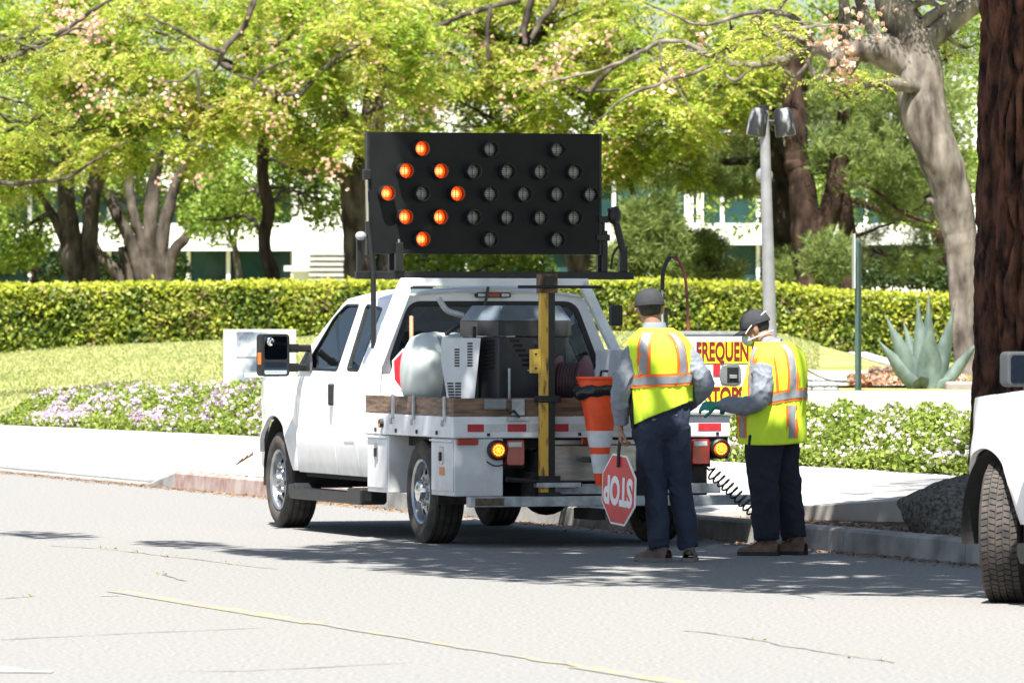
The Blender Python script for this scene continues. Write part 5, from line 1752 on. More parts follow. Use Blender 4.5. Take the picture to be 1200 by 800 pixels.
lpz = at(903, 470, 75)
lamp = thing("street_lamp", "grey lamp post with two barrel-shaped black peeling heads", "street lamp", (lpz.x, 75, lpz.z - .2), 0)
POLE = mat("pole_grey", (.26, .26, .28), .45, var=.12, scale=6, metal=.3)
zt = at(897, 127, 75).z - (lpz.z - .2)
MB().tube([(.02, 0, 0), (-.075, 0, zt)], [.088, .055], 20, n=12).build("pole", POLE, lamp, smooth=60)
MB().lathe([(zt - .02, .06), (zt + .03, .062), (zt + .04, 0)], 'z', 16, (-.075, 0, 0)).build("pole_cap", BLACKM, lamp)
PEEL = mat("peeling_black", (.02, .02, .022), .4, var=.2, scale=9, detail=7, col2=(.30, .31, .33), ramp=(.5, .64), stretch=(1, 1, .35))
for s, x, tl in ((-1, -.145, 8), (1, .155, -8)):
    Mh = Matrix.Translation((x, 0, zt - .16)) @ Matrix.Rotation(R(tl), 4, 'Y')
    hd = MB().lathe([(-.16, .098), (-.165, .115), (-.14, .122), (.10, .108), (.155, .085), (.165, .05), (.165, 0)], 'z', 28, (0, 0, 0), Mh).build("lamp_head", PEEL, lamp, smooth=50)
    MB().lathe([(-.155, 0), (-.155, .10)], 'z', 24, (0, 0, 0), Mh).build("diffuser", SILTAPE, hd)
    bar("arm", (-.075 + .04 * s, 0, zt - .17), (x - s * .08, 0, zt - .17), .06, .05, BLACKM, lamp)
MB().ell((-.05 - .02, .10, zt - .78), (.10, .06, .10)).build("rear_dish", POLE, lamp, smooth=60)
MB().lathe([(0, .16), (.06, .16), (.10, .11), (.10, 0)], 'z', 24).build("base_flange", POLE, lamp)

gpz = at(1005, 460, 73)
po = thing("sign_post", "narrow dark green post with a sign plate seen edge-on", "post", (gpz.x, 73, gpz.z - .1), 0)
zt = at(1005, 274, 73).z - (gpz.z - .1)
GREEN = mat("post_green", (.045, .085, .075), .5, var=.2)
MB().box(-.030, .035, -.02, .02, 0, zt - .06).build("channel", GREEN, po, bevel=.004)
MB().box(.010, .042, -.028, .0, .0, zt - .1).build("channel_lip", mat("post_dark", (.012, .025, .022), .5), po)
MB().box(-.048, -.034, -.18, .30, zt - .62, zt).build("sign_plate", mat("plate_back", (.45, .50, .47), .45), po, bevel=.002)

# grass blades on the lawn between the beds and the hedge
GRS = leaf_mat("grass_blade", [(.30, .35, .11), (.37, .41, .15), (.44, .46, .20), (.52, .50, .28)], .45)
n = 70000
Yg = RNG.uniform(82, 124.4, n)
Xg = (RNG.uniform(-30, 960, n) - 600) / FPX * Yg
C = np.array([(x, y, hgt(x, y)) for x, y in zip(Xg, Yg) if uv_of(x, y)[1] > 3.7])
N = unit(RNG.normal(size=C.shape) * .45 + np.array([0, 0, 1.0]))
Bv = unit(np.cross(N, RNG.normal(size=C.shape)))
L = RNG.uniform(.015, .032, (len(C), 1))
V, F = quads(C + N * L, N * L, Bv * .014)
tag(link("grass", fast_mesh("grass", V, F), GRS), "short pale grass blades covering the lawn", kind="stuff")

# polished monument sign
mz = hit(305, 452)
Ym = 86.0
m0, m1 = at(262, 386, Ym), at(347, 445, Ym)
PANEL_REFL = mat("polished_stone_reflection", (.10, .13, .19), .2, var=.25, scale=3.0, detail=7, col2=(.42, .45, .50), ramp=(.4, .6))  # dark bluish mottling in the colour stands for reflections in the polish
ms = thing("monument_sign", "polished pale stone monument sign standing on the lawn", "sign", ((m0.x + m1.x) / 2, Ym, hgt((m0.x + m1.x) / 2, Ym)), R(4))
hw = (m1.x - m0.x) / 2
ht = m0.z - hgt((m0.x + m1.x) / 2, Ym)
box("slab", mat("stone_pale", (.50, .50, .50), .4, var=.15, scale=3), ms, -hw, hw, 0, .28, -.1, ht, .01)
for z0_, z1_ in ((.62, .97), (.28, .60), (.0, .26)):
    box("polished_panel", PANEL_REFL, ms, -hw + .17, hw - .13, -.02, .004, ht * z0_, ht * z1_, .004)
box("raised_bar", SIGNW, ms, -.20, .05, -.03, -.022, ht * .34, ht * .40, .002)
box("raised_bar", SIGNW, ms, -.02, .2, -.03, -.022, ht * .50, ht * .56, .002)

# paths, plaza and dry lawn behind the wall
def patch(name, P, m, lift, label):
    c = sum((Vector(p) for p in P), Vector()) / len(P)
    mb = MB()
    V = [Vector((p.x, p.y, p.z + lift)) for p in P]
    mb.add(V, [tuple(range(len(V)))])
    return tag(mb.build(name, m), label, kind="structure")
def follow(pl, n=14):
    out = []
    for a, b in zip(pl[:-1], pl[1:]):
        for i in range(n):
            out.append(hit(a[0] + (b[0] - a[0]) * i / n, a[1] + (b[1] - a[1]) * i / n, 76))
    return out
BRIGHT = mat("bright_concrete", (.52, .50, .47), .85, var=.06, scale=2)
eg = follow([(905, 389), (930, 394), (990, 411), (1030, 424), (1075, 436), (1180, 440)])
em = MB()
V = []
for i, p in enumerate(eg):
    q = eg[min(i + 1, len(eg) - 1)] - eg[max(i - 1, 0)]
    sd_ = Vector((-q.y, q.x, 0)).normalized() * .16
    for sg_ in (1, -1):
        a = p + sd_ * sg_
        V.append(Vector((a.x, a.y, p.z + .05)))
        V.append(Vector((a.x, a.y, p.z - .30)))
em.add(V, [f for i in range(len(eg) - 1) for f in ((4 * i, 4 * i + 2, 4 * i + 6, 4 * i + 4), (4 * i, 4 * i + 4, 4 * i + 5, 4 * i + 1), (4 * i + 2, 4 * i + 3, 4 * i + 7, 4 * i + 6))])
tag(em.build("path_edging", BRIGHT), "pale concrete edging curving along the hedge foot", kind="structure")
V, F = [], []
rows_ = [hit(x, 455, 76) for x in range(915, 1200, 20)], [hit(x, 446, 76) for x in range(915, 1200, 20)], [hit(x, 437 - max(0, (960 - x)) * .15, 76) for x in range(915, 1200, 20)]
mb = MB()
nn = len(rows_[0])
mb.add([p + Vector((0, 0, .03)) for r_ in rows_ for p in r_], [(j * nn + i, j * nn + i + 1, (j + 1) * nn + i + 1, (j + 1) * nn + i) for j in range(2) for i in range(nn - 1)])
tag(mb.build("plaza", BRIGHT), "sun-bleached concrete walk behind the stone wall", kind="structure")
# red groundcover
REDF = leaf_mat("red_bloom", [(.42, .14, .09), (.52, .26, .18), (.22, .22, .07), (.55, .36, .34)], .2)
n = 5200
C = np.empty((n, 3))
for i in range(n):
    x = RNG.uniform(995, 1150)
    lo_, hi_ = 457, 457 - min(20, (x - 985) * .24)
    C[i] = at(x, 458, RNG.uniform(76, 86) if x > 1020 else RNG.uniform(76, 79))
    C[i][2] = .92 + RNG.uniform(0, .10) + (C[i][1] - 76) * .006
V, F = rand_leaves(C, .09, .07, .5)
tag(link("red_groundcover", fast_mesh("red_groundcover", V, F), REDF), "red flowering ground cover between wall and path", kind="stuff")
# cobbles beside the wall
for i in range(16):
    p = at(944 + (i % 8) * 5 + random.uniform(-2, 2), 456 - (i // 8) * 5, 73)
    mb = MB().ell((0, 0, 0), (.035 + .02 * random.random(), .04, .03 + .012 * random.random()), 10, 8)
    o = mb.build("cobble", mat("cobble_grey", (.24, .24, .25), .7, var=.3), None, smooth=60)
    o.location = (p.x, p.y, p.z)
    tag(o, "small grey cobble beside the stone kerb wall", "cobble", "cobbles beside the wall")
chn = thing("chain_barrier", "thin dark chain sagging towards the green post", "chain", at(925, 418, 73), 0)
p0, p1 = at(925, 418, 73), at(1004, 447, 73)
P = []
for i in range(25):
    f = i / 24
    q = (p1 - p0) * f
    P.append((q.x, q.y, q.z - .10 * math.sin(math.pi * f)))
MB().tube(P, .009, 6).build("chain", mat("chain_dark", (.06, .055, .05), .6), chn)

# ------------------------------------------------------------------ hedge
HL = leaf_mat("hedge_leaf", [(.05, .09, .014), (.11, .17, .022), (.17, .24, .03), (.26, .33, .045), (.36, .40, .07), (.26, .20, .10)], .28)
HT = leaf_mat("hedge_new_leaf", [(.42, .46, .04), (.52, .53, .06), (.34, .42, .04), (.58, .56, .11)], .4)
hg = thing("hedge", "long clipped green hedge with yellow-green new growth on top", "hedge", (0, 125, 0), 0)
HXs = np.linspace(-13, 11, 97)
TOPX = [-13, -10, -4.5, 2.5, 5, 6.7, 9.2, 11]
TOPZ = [2.36, 2.39, 2.46, 2.50, 2.42, 2.25, 2.19, 2.17]
def htop(x): return float(np.interp(x, TOPX, TOPZ)) + .04 * noise.noise(Vector((x * 1.2, 0, 0)))
def hbase(x): return hgt(x, 125) - .05
mb = MB()
def core(a, b):
    x = -22 + 50 * a
    prof = [(-.46, 0), (-.50, .5), (-.46, .92), (-.2, 1.0), (.3, 1.0), (.5, .9), (.5, 0)]
    y, f = prof[int(round(b * 6))]
    return Vector((x, y, hbase(x) + (htop(x) - .07 - hbase(x)) * f))
mb.grid(core, 180, 6)
mb.build("twig_core", mat("hedge_core", (.030, .028, .012), .95, var=.5, scale=3, col2=(.075, .060, .032)), hg, smooth=60)
n = 76000
X = RNG.uniform(-22, 28, n)
C = np.empty((n, 3))
for i in range(n):
    x = X[i]
    b_, t_ = hbase(x), htop(x)
    f = RNG.uniform(0, 1)
    bul = .10 * noise.noise(Vector((x * 2.2, f * 2.5, 7)))
    C[i] = (x, -.53 + bul * -1 + RNG.normal(scale=.05) + (.06 if f > .9 else 0), b_ + (t_ - b_) * f)
V, F = rand_leaves(C, .115, .065, .25)
link("foliage", fast_mesh("foliage", V, F), HL, hg)
n = 50000
X = RNG.uniform(-22, 28, n)
C = np.empty((n, 3))
for i in range(n):
    x = X[i]
    y = RNG.uniform(-.58, .5)
    C[i] = (x, y, htop(x) - .02 + abs(RNG.normal(scale=.045)) - (.10 * RNG.uniform(0, 1) if y < -.42 else 0) + .04 * noise.noise(Vector((x * 5, y * 4, 0))))
V, F = rand_leaves(C, .10, .055, .35)
link("new_growth", fast_mesh("new_growth", V, F), HT, hg)
# sparse bright shoots on the front
n = 17000
X = RNG.uniform(-22, 28, n)
C = []
for x in X:
    f = RNG.uniform(.05, 1) ** .7
    if noise.noise(Vector((x * 1.1, f * 2, 2))) > .02:
        C.append((x, -.60 + RNG.normal(scale=.03), hbase(x) + (htop(x) - hbase(x)) * f))
V, F = rand_leaves(np.array(C), .095, .05, .3)
link("shoot", fast_mesh("shoot", V, F), HT, hg)

# ------------------------------------------------------------------ trees
LIMEL = leaf_mat("lime_leaflet", [(.15, .26, .022), (.24, .36, .03), (.32, .42, .04), (.38, .46, .05), (.46, .50, .07), (.54, .52, .13), (.55, .43, .17)], .45)
GRNL = leaf_mat("green_leaf", [(.09, .17, .02), (.18, .28, .035), (.27, .37, .05), (.38, .45, .09)], .42)
PINEL = leaf_mat("pine_needle", [(.09, .14, .035), (.15, .21, .05), (.22, .28, .07), (.30, .36, .11)], .3)
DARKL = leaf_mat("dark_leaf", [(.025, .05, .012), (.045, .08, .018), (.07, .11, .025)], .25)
POD = leaf_mat("papery_pod", [(.70, .46, .34), (.80, .60, .47), (.62, .36, .25), (.82, .70, .60)], .3)
def bark(name, c1, c2, sx=6.0, sz=1.2):
    return mat(name, c1, .9, var=.35, scale=sx, stretch=(1, 1, sz / sx * 1.6), detail=8, col2=c2, bump=.9, bscale=16, spec=.15)
BGREY = bark("bark_grey", (.045, .036, .030), (.125, .104, .088))
BDARK = bark("bark_dark", (.022, .017, .014), (.060, .047, .038))
BRED = bark("bark_reddish", (.026, .016, .012), (.070, .043, .032))
BPALE = bark("bark_pale", (.085, .070, .058), (.24, .21, .18))

def limb(mb, pts, rads, seg=10, n=None, wob=.10, seed=0.0):
    P = crom(np.hstack([np.asarray(pts, float), np.asarray(rads, float)[:, None]]), n or max(14, len(pts) * 11))
    Q, Rr = P[:, :3].copy(), np.maximum(P[:, 3], .004)
    for i in range(len(Q)):
        v = Vector(Q[i]) * .9 + Vector((seed, 0, 0))
        f_ = min(1.0, i / 4)
        Q[i] += np.array(noise.noise_vector(v)) * Rr[i] * .8 + f_ * np.array(noise.noise_vector(v * (2.3 if Rr[i] < .07 else .7))) * min(.09, .02 + Rr[i] * .6) + f_ * np.array(noise.noise_vector(v * 6.5)) * min(.012, Rr[i] * .4)
        Rr[i] *= 1 + wob * noise.noise(v * 3.1)
    mb.tube(Q, Rr, seg)

def in_blobs(blobs, k, gate=-.12, freq=(1.0, .9, 1.25), seed=0.0):
    """points filling ellipsoids, thinned by noise so that gaps and clumps appear"""
    out = []
    tot = sum(b[6] for b in blobs)
    for (px, py, rx, ry, Y, dep, w_) in blobs:
        c = at(px, py, Y)
        s = Y / FPX
        n = int(k * w_ / tot * 2.2)
        d = RNG.normal(size=(n, 3)); d = unit(d)
        r_ = RNG.uniform(.25, 1, (n, 1)) ** .6
        P = np.array(c) + d * r_ * np.array([rx * s, dep, ry * s * 1.3])
        out.append(P)
    P = np.concatenate(out)
    g = np.array([noise.noise(Vector((p[0] * freq[0] + seed, p[1] * freq[1], p[2] * freq[2]))) for p in P])
    P = P[g > gate]
    return P[RNG.permutation(len(P))[:k]]

def tree(label, base_px, Y, trunks, blobs, style, count, bm, cat="tree", name="tree", pods=None, twigs=True, group=None, gate=-.12, lm=None):
    """trunks: list of [(px, py, dY), ...], [radius m ...]; first point is the root"""
    b = at(*base_px, Y)
    b.z = hgt(b.x, b.y) - .1
    root = thing(name, label, cat, b, 0, group)
    off = np.array(b)
    mb = MB()
    ends = []
    for pts, rads in trunks:
        P = [at(p[0], p[1], Y + (p[2] if len(p) > 2 else 0)) - b for p in pts]
        limb(mb, [tuple(p) for p in P], rads, 30 if rads[0] > .12 else 10, n=len(pts) * (26 if rads[0] > .12 else 11), seed=pts[0][0] * .01)
        ends.append((P, rads))
    allP = [(p, r_) for P, rads in ends for p, r_ in zip(P, rads)]
    if twigs:
        # limbs reaching from the nearest trunk point into each foliage mass
        for i, (px, py, rx, ry, Yb, dep, w_) in enumerate(blobs):
            c = at(px, py, Yb) - b
            near = sorted(allP, key=lambda q: (q[0] - c).length + (0 if q[0].z < c.z else 2))[0]
            rs = max(.035, near[1] * .45)
            mid = near[0].lerp(c, .5) + Vector((random.uniform(-.3, .3), random.uniform(-.4, .4), random.uniform(-.1, .35)))
            limb(mb, [tuple(near[0]), tuple(mid), tuple(c)], [rs, rs * .65, .02], 7, seed=i * 3.3)
            s = Yb / FPX
            for k in range(5):
                d = Vector((random.uniform(-1, 1) * rx * s, random.uniform(-1, 1) * dep, random.uniform(-.8, .9) * ry * s))
                e = c + d
                q = mid.lerp(c, random.uniform(.2, 1))
                limb(mb, [tuple(q), tuple(q.lerp(e, .5) + Vector((0, 0, random.uniform(-.15, .15)))), tuple(e)], [.028, .018, .007], 5, 9, seed=k * 1.7 + i)
    # furrowed bark: ridges running along the limbs, knots and hollows
    vv = []
    for p in mb.v:
        q = Vector(p)
        a = noise.noise_vector(Vector((q.x * 9, q.y * 9, q.z * 1.6))) * .016 + noise.noise_vector(q * 3.2) * .012 + noise.noise_vector(q * 17) * .006
        vv.append(tuple(q + a))
    mb.v = vv
    mb.build("trunk", bm, root, smooth=70, norm=False)
    P = in_blobs(blobs, count, gate if style != 'pine' else .04, freq=(1.0, .9, 1.25) if style != 'pine' else (1.5, 1.2, 2.0), seed=px_seed(label)) - off
    if style == 'spray':
        V, F = sprays(P) if Y > 110 else sprays(P, .30, 14, .068, .026)
    elif style == 'pine':
        parts = []
        P = P[:int(len(P) * .62)]
        ax = unit(RNG.normal(size=P.shape) + np.array([0, 0, .9]))
        for k in range(16):
            n = len(P)
            N = unit(RNG.normal(size=(n, 3)) * .75 + ax)
            Bv = unit(np.cross(N, RNG.normal(size=(n, 3))))
            L = RNG.uniform(.12, .24, (n, 1))
            parts.append(quads(P + ax * .012 * k + N * L * .5, N * L * .5, Bv * .0085))
        V, F = merge(parts)
    else:
        V, F = rand_leaves(P, .115, .075, .5)
    link("crown", fast_mesh("crown", V, F), lm or {'spray': LIMEL, 'leaf': GRNL, 'pine': PINEL}[style], root)
    if pods:
        C = []
        for (px, py, dY, n, sp) in pods:
            c = np.array(at(px, py, Y + dY) - b)
            C.append(c + np.array([0, -1.2, 0]) + RNG.normal(scale=(sp, sp, sp * .9), size=(n, 3)))
        V, F = blob_quads(np.concatenate(C), .042)
        tag(link("seed_pods", fast_mesh("seed_pods", V, F), POD, root), kind="stuff")
    return root
def px_seed(s): return (sum(map(ord, s)) % 97) * 1.37

H0 = 372      # image row of roots hidden behind the hedge
tree("twin-trunked grey tree rooted behind the hedge", (92, H0), 134,
     [([(92, H0), (92, 330), (84, 270), (78, 200), (70, 150)], [.30, .26, .21, .17, .10]), ([(98, H0), (103, 320), (107, 250), (120, 190), (140, 140)], [.24, .21, .17, .14, .09]),
      ([(84, 290), (60, 250), (40, 215)], [.14, .09, .05]), ([(104, 240), (118, 180), (160, 120), (175, 60)], [.14, .11, .08, .05]), ([(100, 110), (105, 60), (95, 0)], [.20, .16, .12]), ([(60, 130), (62, 60), (58, -20)], [.16, .12, .1])],
     [(40, 150, 90, 50, 134, 2, 1), (60, 210, 80, 35, 139, 2, 1.0), (150, 175, 90, 45, 143, 2, 1), (15, 270, 50, 40, 137, 1.5, .9), (150, 240, 50, 35, 145, 1.5, .6)], 'leaf', 15000, BGREY)
tree("clump of many leaning trunks behind the hedge", (170, H0), 140,
     [([(170, H0), (160, 320), (140, 255), (118, 215)], [.16, .15, .12, .09]), ([(172, H0), (165, 300), (152, 230), (150, 180)], [.14, .12, .1, .08]), ([(176, H0), (172, 300), (176, 230), (186, 170)], [.20, .18, .15, .11]),
      ([(180, H0), (184, 300), (196, 240), (214, 190)], [.2, .17, .13, .1]), ([(150, H0), (134, 320), (112, 285), (98, 250)], [.15, .13, .09, .03]), ([(185, H0), (198, 300), (216, 275), (232, 245), (240, 200)], [.16, .14, .11, .08, .03]), ([(150, H0), (148, 320), (143, 290)], [.12, .1, .08])],
     [(140, 155, 90, 40, 144, 2, 1), (225, 165, 85, 45, 142, 2, 1), (245, 235, 50, 33, 143, 1.5, .6)], 'leaf', 11000, BGREY)
tree("slender dark wavy-trunked tree behind the hedge", (320, H0), 131,
     [([(320, H0), (318, 325), (309, 280), (316, 240), (309, 195), (310, 150), (318, 100)], [.17, .15, .13, .125, .12, .11, .07])],
     [(300, 215, 70, 45, 138, 1.8, 1), (350, 200, 50, 40, 139, 1.5, .6), (265, 255, 60, 28, 139, 1.5, .6), (350, 150, 80, 40, 138, 2, 1), (380, 235, 35, 30, 140, 1, .35)], 'leaf', 9500, BDARK)
tree("thin pale sapling before the windows", (279, H0), 150,
     [([(279, H0), (279, 320), (276, 290), (281, 250)], [.11, .09, .07, .05]), ([(277, 295), (268, 272), (262, 250)], [.05, .04, .02])],
     [(280, 235, 50, 35, 150, 1.2, 1), (250, 210, 40, 30, 150, 1.2, .7)], 'leaf', 3000, BGREY)
pods1 = [(85, 22, -3, 60, .28), (112, 38, -3, 60, .25), (105, 112, -3, 45, .28), (130, 120, -3, 30, .2), (195, 118, -3, 40, .25), (200, 205, -3, 22, .2), (238, 210, -3, 14, .12), (318, 60, -3, 24, .3), (320, 138, -3, 60, .25), (340, 105, -3, 30, .4), (393, 200, -3, 40, .22), (380, 20, -3, 20, .4)]
tree("golden rain tree with papery pink pods and lime leaves above the hedge", (425, H0), 129,
     [([(168, 16, -3.2), (205, 34, -3.5), (232, 50, -3.5), (262, 62, -3.5)], [.015, .03, .04, .05]), ([(250, 84, -3.2), (262, 62, -3.5), (282, 38, -3.5), (296, 0, -3.5), (300, -40, -2)], [.02, .05, .06, .06, .05]), ([(296, 105, -3.5), (306, 86, -3.5), (345, 66, -3.5)], [.04, .03, .02]), ([(352, 112, -3.5), (372, 88, -3.5), (398, 68, -3.5), (446, 40, -3.5)], [.05, .045, .035, .02]), ([(190, 96, -3.5), (214, 96, -3.5), (230, 84, -3.5), (236, 125, -3.5), (254, 122, -3.5)], [.02, .03, .03, .025, .015]), ([(352, 112, -3.5), (320, 110, -3.5), (300, 95, -3.5), (275, 88, -3.5)], [.045, .04, .03, .012]), ([(425, H0), (424, 300), (420, 240), (408, 205), (385, 190), (350, 188), (325, 160)], [.34, .30, .27, .22, .17, .12, .05]), ([(420, 240), (425, 180), (440, 110), (455, 30)], [.3, .28, .2, .12]),
      ([(352, 188), (348, 165), (300, 90), (275, 20), (255, -20)], [.15, .13, .11, .08, .06]), ([(425, 190), (400, 130), (380, 80), (330, 60)], [.18, .12, .08, .05]), ([(300, 95), (240, 60), (180, 35)], [.09, .06, .03]), ([(455, H0), (452, 320), (455, 290), (470, 250)], [.22, .2, .17, .12])],
     [(60, 60, 130, 55, 130, 2, 1), (70, 150, 120, 45, 129, 2, .9), (200, 60, 120, 55, 128, 2, 1), (200, 150, 110, 45, 128, 2, .9), (330, 50, 120, 60, 128, 2, 1.1), (330, 130, 110, 40, 127, 2, .9), (430, 60, 110, 60, 127, 2, 1), (395, 160, 60, 30, 127, 1.5, .5), (120, 0, 160, 40, 131, 2, 1), (380, -5, 160, 40, 131, 2, 1), (20, 200, 60, 25, 130, 1, .3)],
     'spray', 7600, BGREY, pods=pods1, gate=.06)
pods2 = [(470, 118, -3, 70, .35), (500, 128, -3, 60, .3), (478, 15, -3, 40, .3), (640, 92, -3, 50, .3), (655, 65, -3, 50, .3), (668, 50, -3, 30, .2), (600, 120, -3, 20, .2), (705, 45, -3, 16, .2), (725, 130, -3, 14, .2), (560, 60, -3, 24, .5), (520, 50, -3, 24, .4), (715, 195, -3, 12, .3)]
tree("golden rain tree with spreading lime crown behind the arrow board", (678, H0), 133,
     [([(455, 50, -4), (500, 36, -4), (540, 20, -4), (610, -2, -4)], [.02, .035, .05, .06]), ([(573, 72, -4), (572, 40, -4), (575, 5, -4)], [.04, .045, .05]), ([(615, 52, -4), (613, 30, -4), (622, 0, -4)], [.05, .07, .08]), ([(622, 46, -4), (636, 22, -4), (655, -5, -4)], [.05, .06, .06]), ([(690, 108, -4), (722, 76, -4), (748, 66, -4)], [.05, .045, .03]), ([(504, 45, -4), (510, 70, -4), (490, 88, -4)], [.04, .035, .02]), ([(678, H0), (676, 320), (680, 280), (690, 230), (700, 170)], [.50, .44, .40, .30, .18]), ([(690, 235), (720, 205), (765, 175), (800, 160)], [.18, .14, .1, .05]), ([(682, 260), (650, 190), (610, 90), (615, 20), (625, -20)], [.25, .2, .15, .12, .1]),
      ([(610, 60), (575, 40), (520, 30), (455, 55)], [.08, .07, .05, .02]), ([(574, 110), (572, 40), (575, -10)], [.05, .05, .05]), ([(640, 40), (625, 50), (660, -10)], [.09, .08, .06]), ([(735, 205), (742, 230), (744, 255)], [.06, .05, .03])],
     [(520, 60, 110, 55, 133, 2, 1), (560, 130, 110, 35, 132, 2, .8), (640, 30, 120, 50, 132, 2, 1), (660, 110, 110, 45, 131, 2, 1), (760, 60, 110, 55, 131, 2, 1), (770, 130, 100, 45, 130, 2, 1), (850, 100, 70, 50, 130, 2, .7), (720, 190, 55, 35, 131, 1.5, .5), (860, 30, 90, 45, 132, 2, .8), (560, -5, 200, 40, 134, 2, 1), (790, 190, 50, 25, 131, 1, .3)],
     'spray', 6900, BGREY, pods=pods2, gate=.06)
tree("dark-trunked leaning pine between lamp post and hedge", (945, H0), 133,
     [([(948, H0), (938, 320), (922, 270), (908, 200), (902, 130)], [.50, .46, .36, .28, .2])],
     [(800, 195, 75, 28, 136, 1.5, .8), (880, 110, 90, 40, 137, 2, .6), (920, 320, 30, 18, 131, .8, .3), (860, 200, 40, 30, 138, 1, .4)], 'pine', 5200, BDARK, name="pine_tree", cat="pine tree", lm=None)
tree("reddish forked pine behind the hedge", (962, H0), 130,
     [([(962, H0), (958, 320), (948, 250), (937, 190), (930, 120), (935, 40)], [.44, .38, .29, .25, .22, .17]), ([(960, 285), (974, 235), (988, 185), (992, 130)], [.25, .21, .18, .13]), ([(990, H0), (992, 320), (988, 250), (984, 190)], [.20, .18, .16, .12]),
      ([(960, 285), (985, 282), (1010, 272), (1050, 262)], [.06, .05, .04, .02]), ([(985, 230), (1010, 215), (1060, 250), (1090, 262)], [.05, .045, .035, .02])],
     [(1000, 110, 90, 50, 131, 2, 1), (1060, 150, 90, 55, 131, 2, 1), (1010, 180, 70, 40, 130, 1.5, .8), (1080, 220, 60, 40, 131, 1.5, .7), (965, 305, 32, 22, 128, .8, .5), (1040, 300, 60, 20, 131, 1, .5), (940, 95, 60, 40, 133, 1.5, .6), (900, 180, 25, 40, 134, .8, .25)], 'pine', 9000, BRED, name="pine_tree", cat="pine tree")
tree("leafy bright tree behind the green post", (1112, H0), 141,
     [([(1112, H0), (1108, 320), (1110, 270), (1105, 200), (1095, 120)], [.36, .3, .27, .2, .12]), ([(1130, H0), (1127, 320), (1122, 270), (1130, 220)], [.2, .18, .15, .1])],
     [(1010, 235, 70, 40, 143, 1.5, 1), (1060, 200, 70, 40, 143, 1.5, .9), (1110, 160, 60, 60, 143, 1.5, .9), (1040, 90, 110, 60, 145, 2, 1), (1120, 60, 60, 60, 144, 2, .7), (940, 210, 40, 50, 146, 1.5, .6), (860, 225, 60, 45, 147, 1.5, .7)], 'leaf', 11500, BRED)
def bush(label, px, Y, blobs, style, n, lm=None, name="shrub", cat="shrub"):
    return tree(label, (px, H0), Y, [([(px, H0), (px + 4, 330), (px + 2, 290)], [.06, .05, .03])], blobs, style, n, BRED, cat, name, lm=lm, gate=-.3)
bush("young bright green pine with upright candles behind the hedge", 765, 129, [(765, 290, 45, 40, 129, .7, 1), (745, 265, 22, 30, 129, .5, .4), (782, 255, 20, 32, 129, .5, .4), (740, 310, 40, 25, 129, .6, .5)], 'pine', 4200, name="young_pine", cat="pine tree")
bush("low dark green shrub beside the young pine", 815, 131, [(818, 305, 38, 22, 131, .6, 1), (840, 318, 30, 14, 131, .5, .5)], 'pine', 2300)
bush("bright leafy shrub showing below the arrow board", 530, 136, [(500, 305, 60, 26, 136, .8, 1), (600, 305, 60, 26, 137, .8, 1), (560, 280, 70, 25, 138, .8, .7)], 'leaf', 6500)
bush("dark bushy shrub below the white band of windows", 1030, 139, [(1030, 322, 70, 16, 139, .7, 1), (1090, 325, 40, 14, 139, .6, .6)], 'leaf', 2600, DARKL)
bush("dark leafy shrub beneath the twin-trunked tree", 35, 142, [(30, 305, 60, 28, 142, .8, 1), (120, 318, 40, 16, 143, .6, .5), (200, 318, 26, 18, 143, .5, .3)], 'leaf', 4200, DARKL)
ROW = [o for o in COL.objects if o.parent is None and o.name.split(".")[0] in ("tree", "pine_tree")]
def repeat(src, X, Y, rz, label):
    c = copy_tree(src)
    c.location = (X, Y, hgt(X, Y) - .1)
    c.rotation_euler = (0, 0, rz)
    tag(c, label, "tree", "trees continuing the row behind the hedge")
by = {o["label"].split()[0]: o for o in ROW}
repeat(by["leafy"], 16.5, 137, R(40), "first leafy tree past the agave end of the hedge")
repeat(by["twin-trunked"], 21.5, 134, R(10), "grey twin trunk past the agave end of the hedge")
repeat(by["clump"], 26.5, 139, R(70), "many-stemmed tree past the agave end of the hedge")
repeat(by["leafy"], -17.0, 138, R(160), "leafy tree past the driveway end of the hedge")
# deeper wood closing the view
blb = [(x, 40 + 30 * math.sin(x * .03), 120, 70, 158, 2, 1) for x in range(-400, 1800, 110)] + [(x, 130, 100, 50, 160, 2, .8) for x in range(60, 820, 130)] + [(30, 200, 70, 60, 160, 2, .6)]
P = in_blobs(blb, 42000, .0)
V, F = rand_leaves(P, .17, .11, .4)
tag(link("far_foliage", fast_mesh("far_foliage", V, F), GRNL), "mass of green tree foliage behind the near trees", kind="stuff")

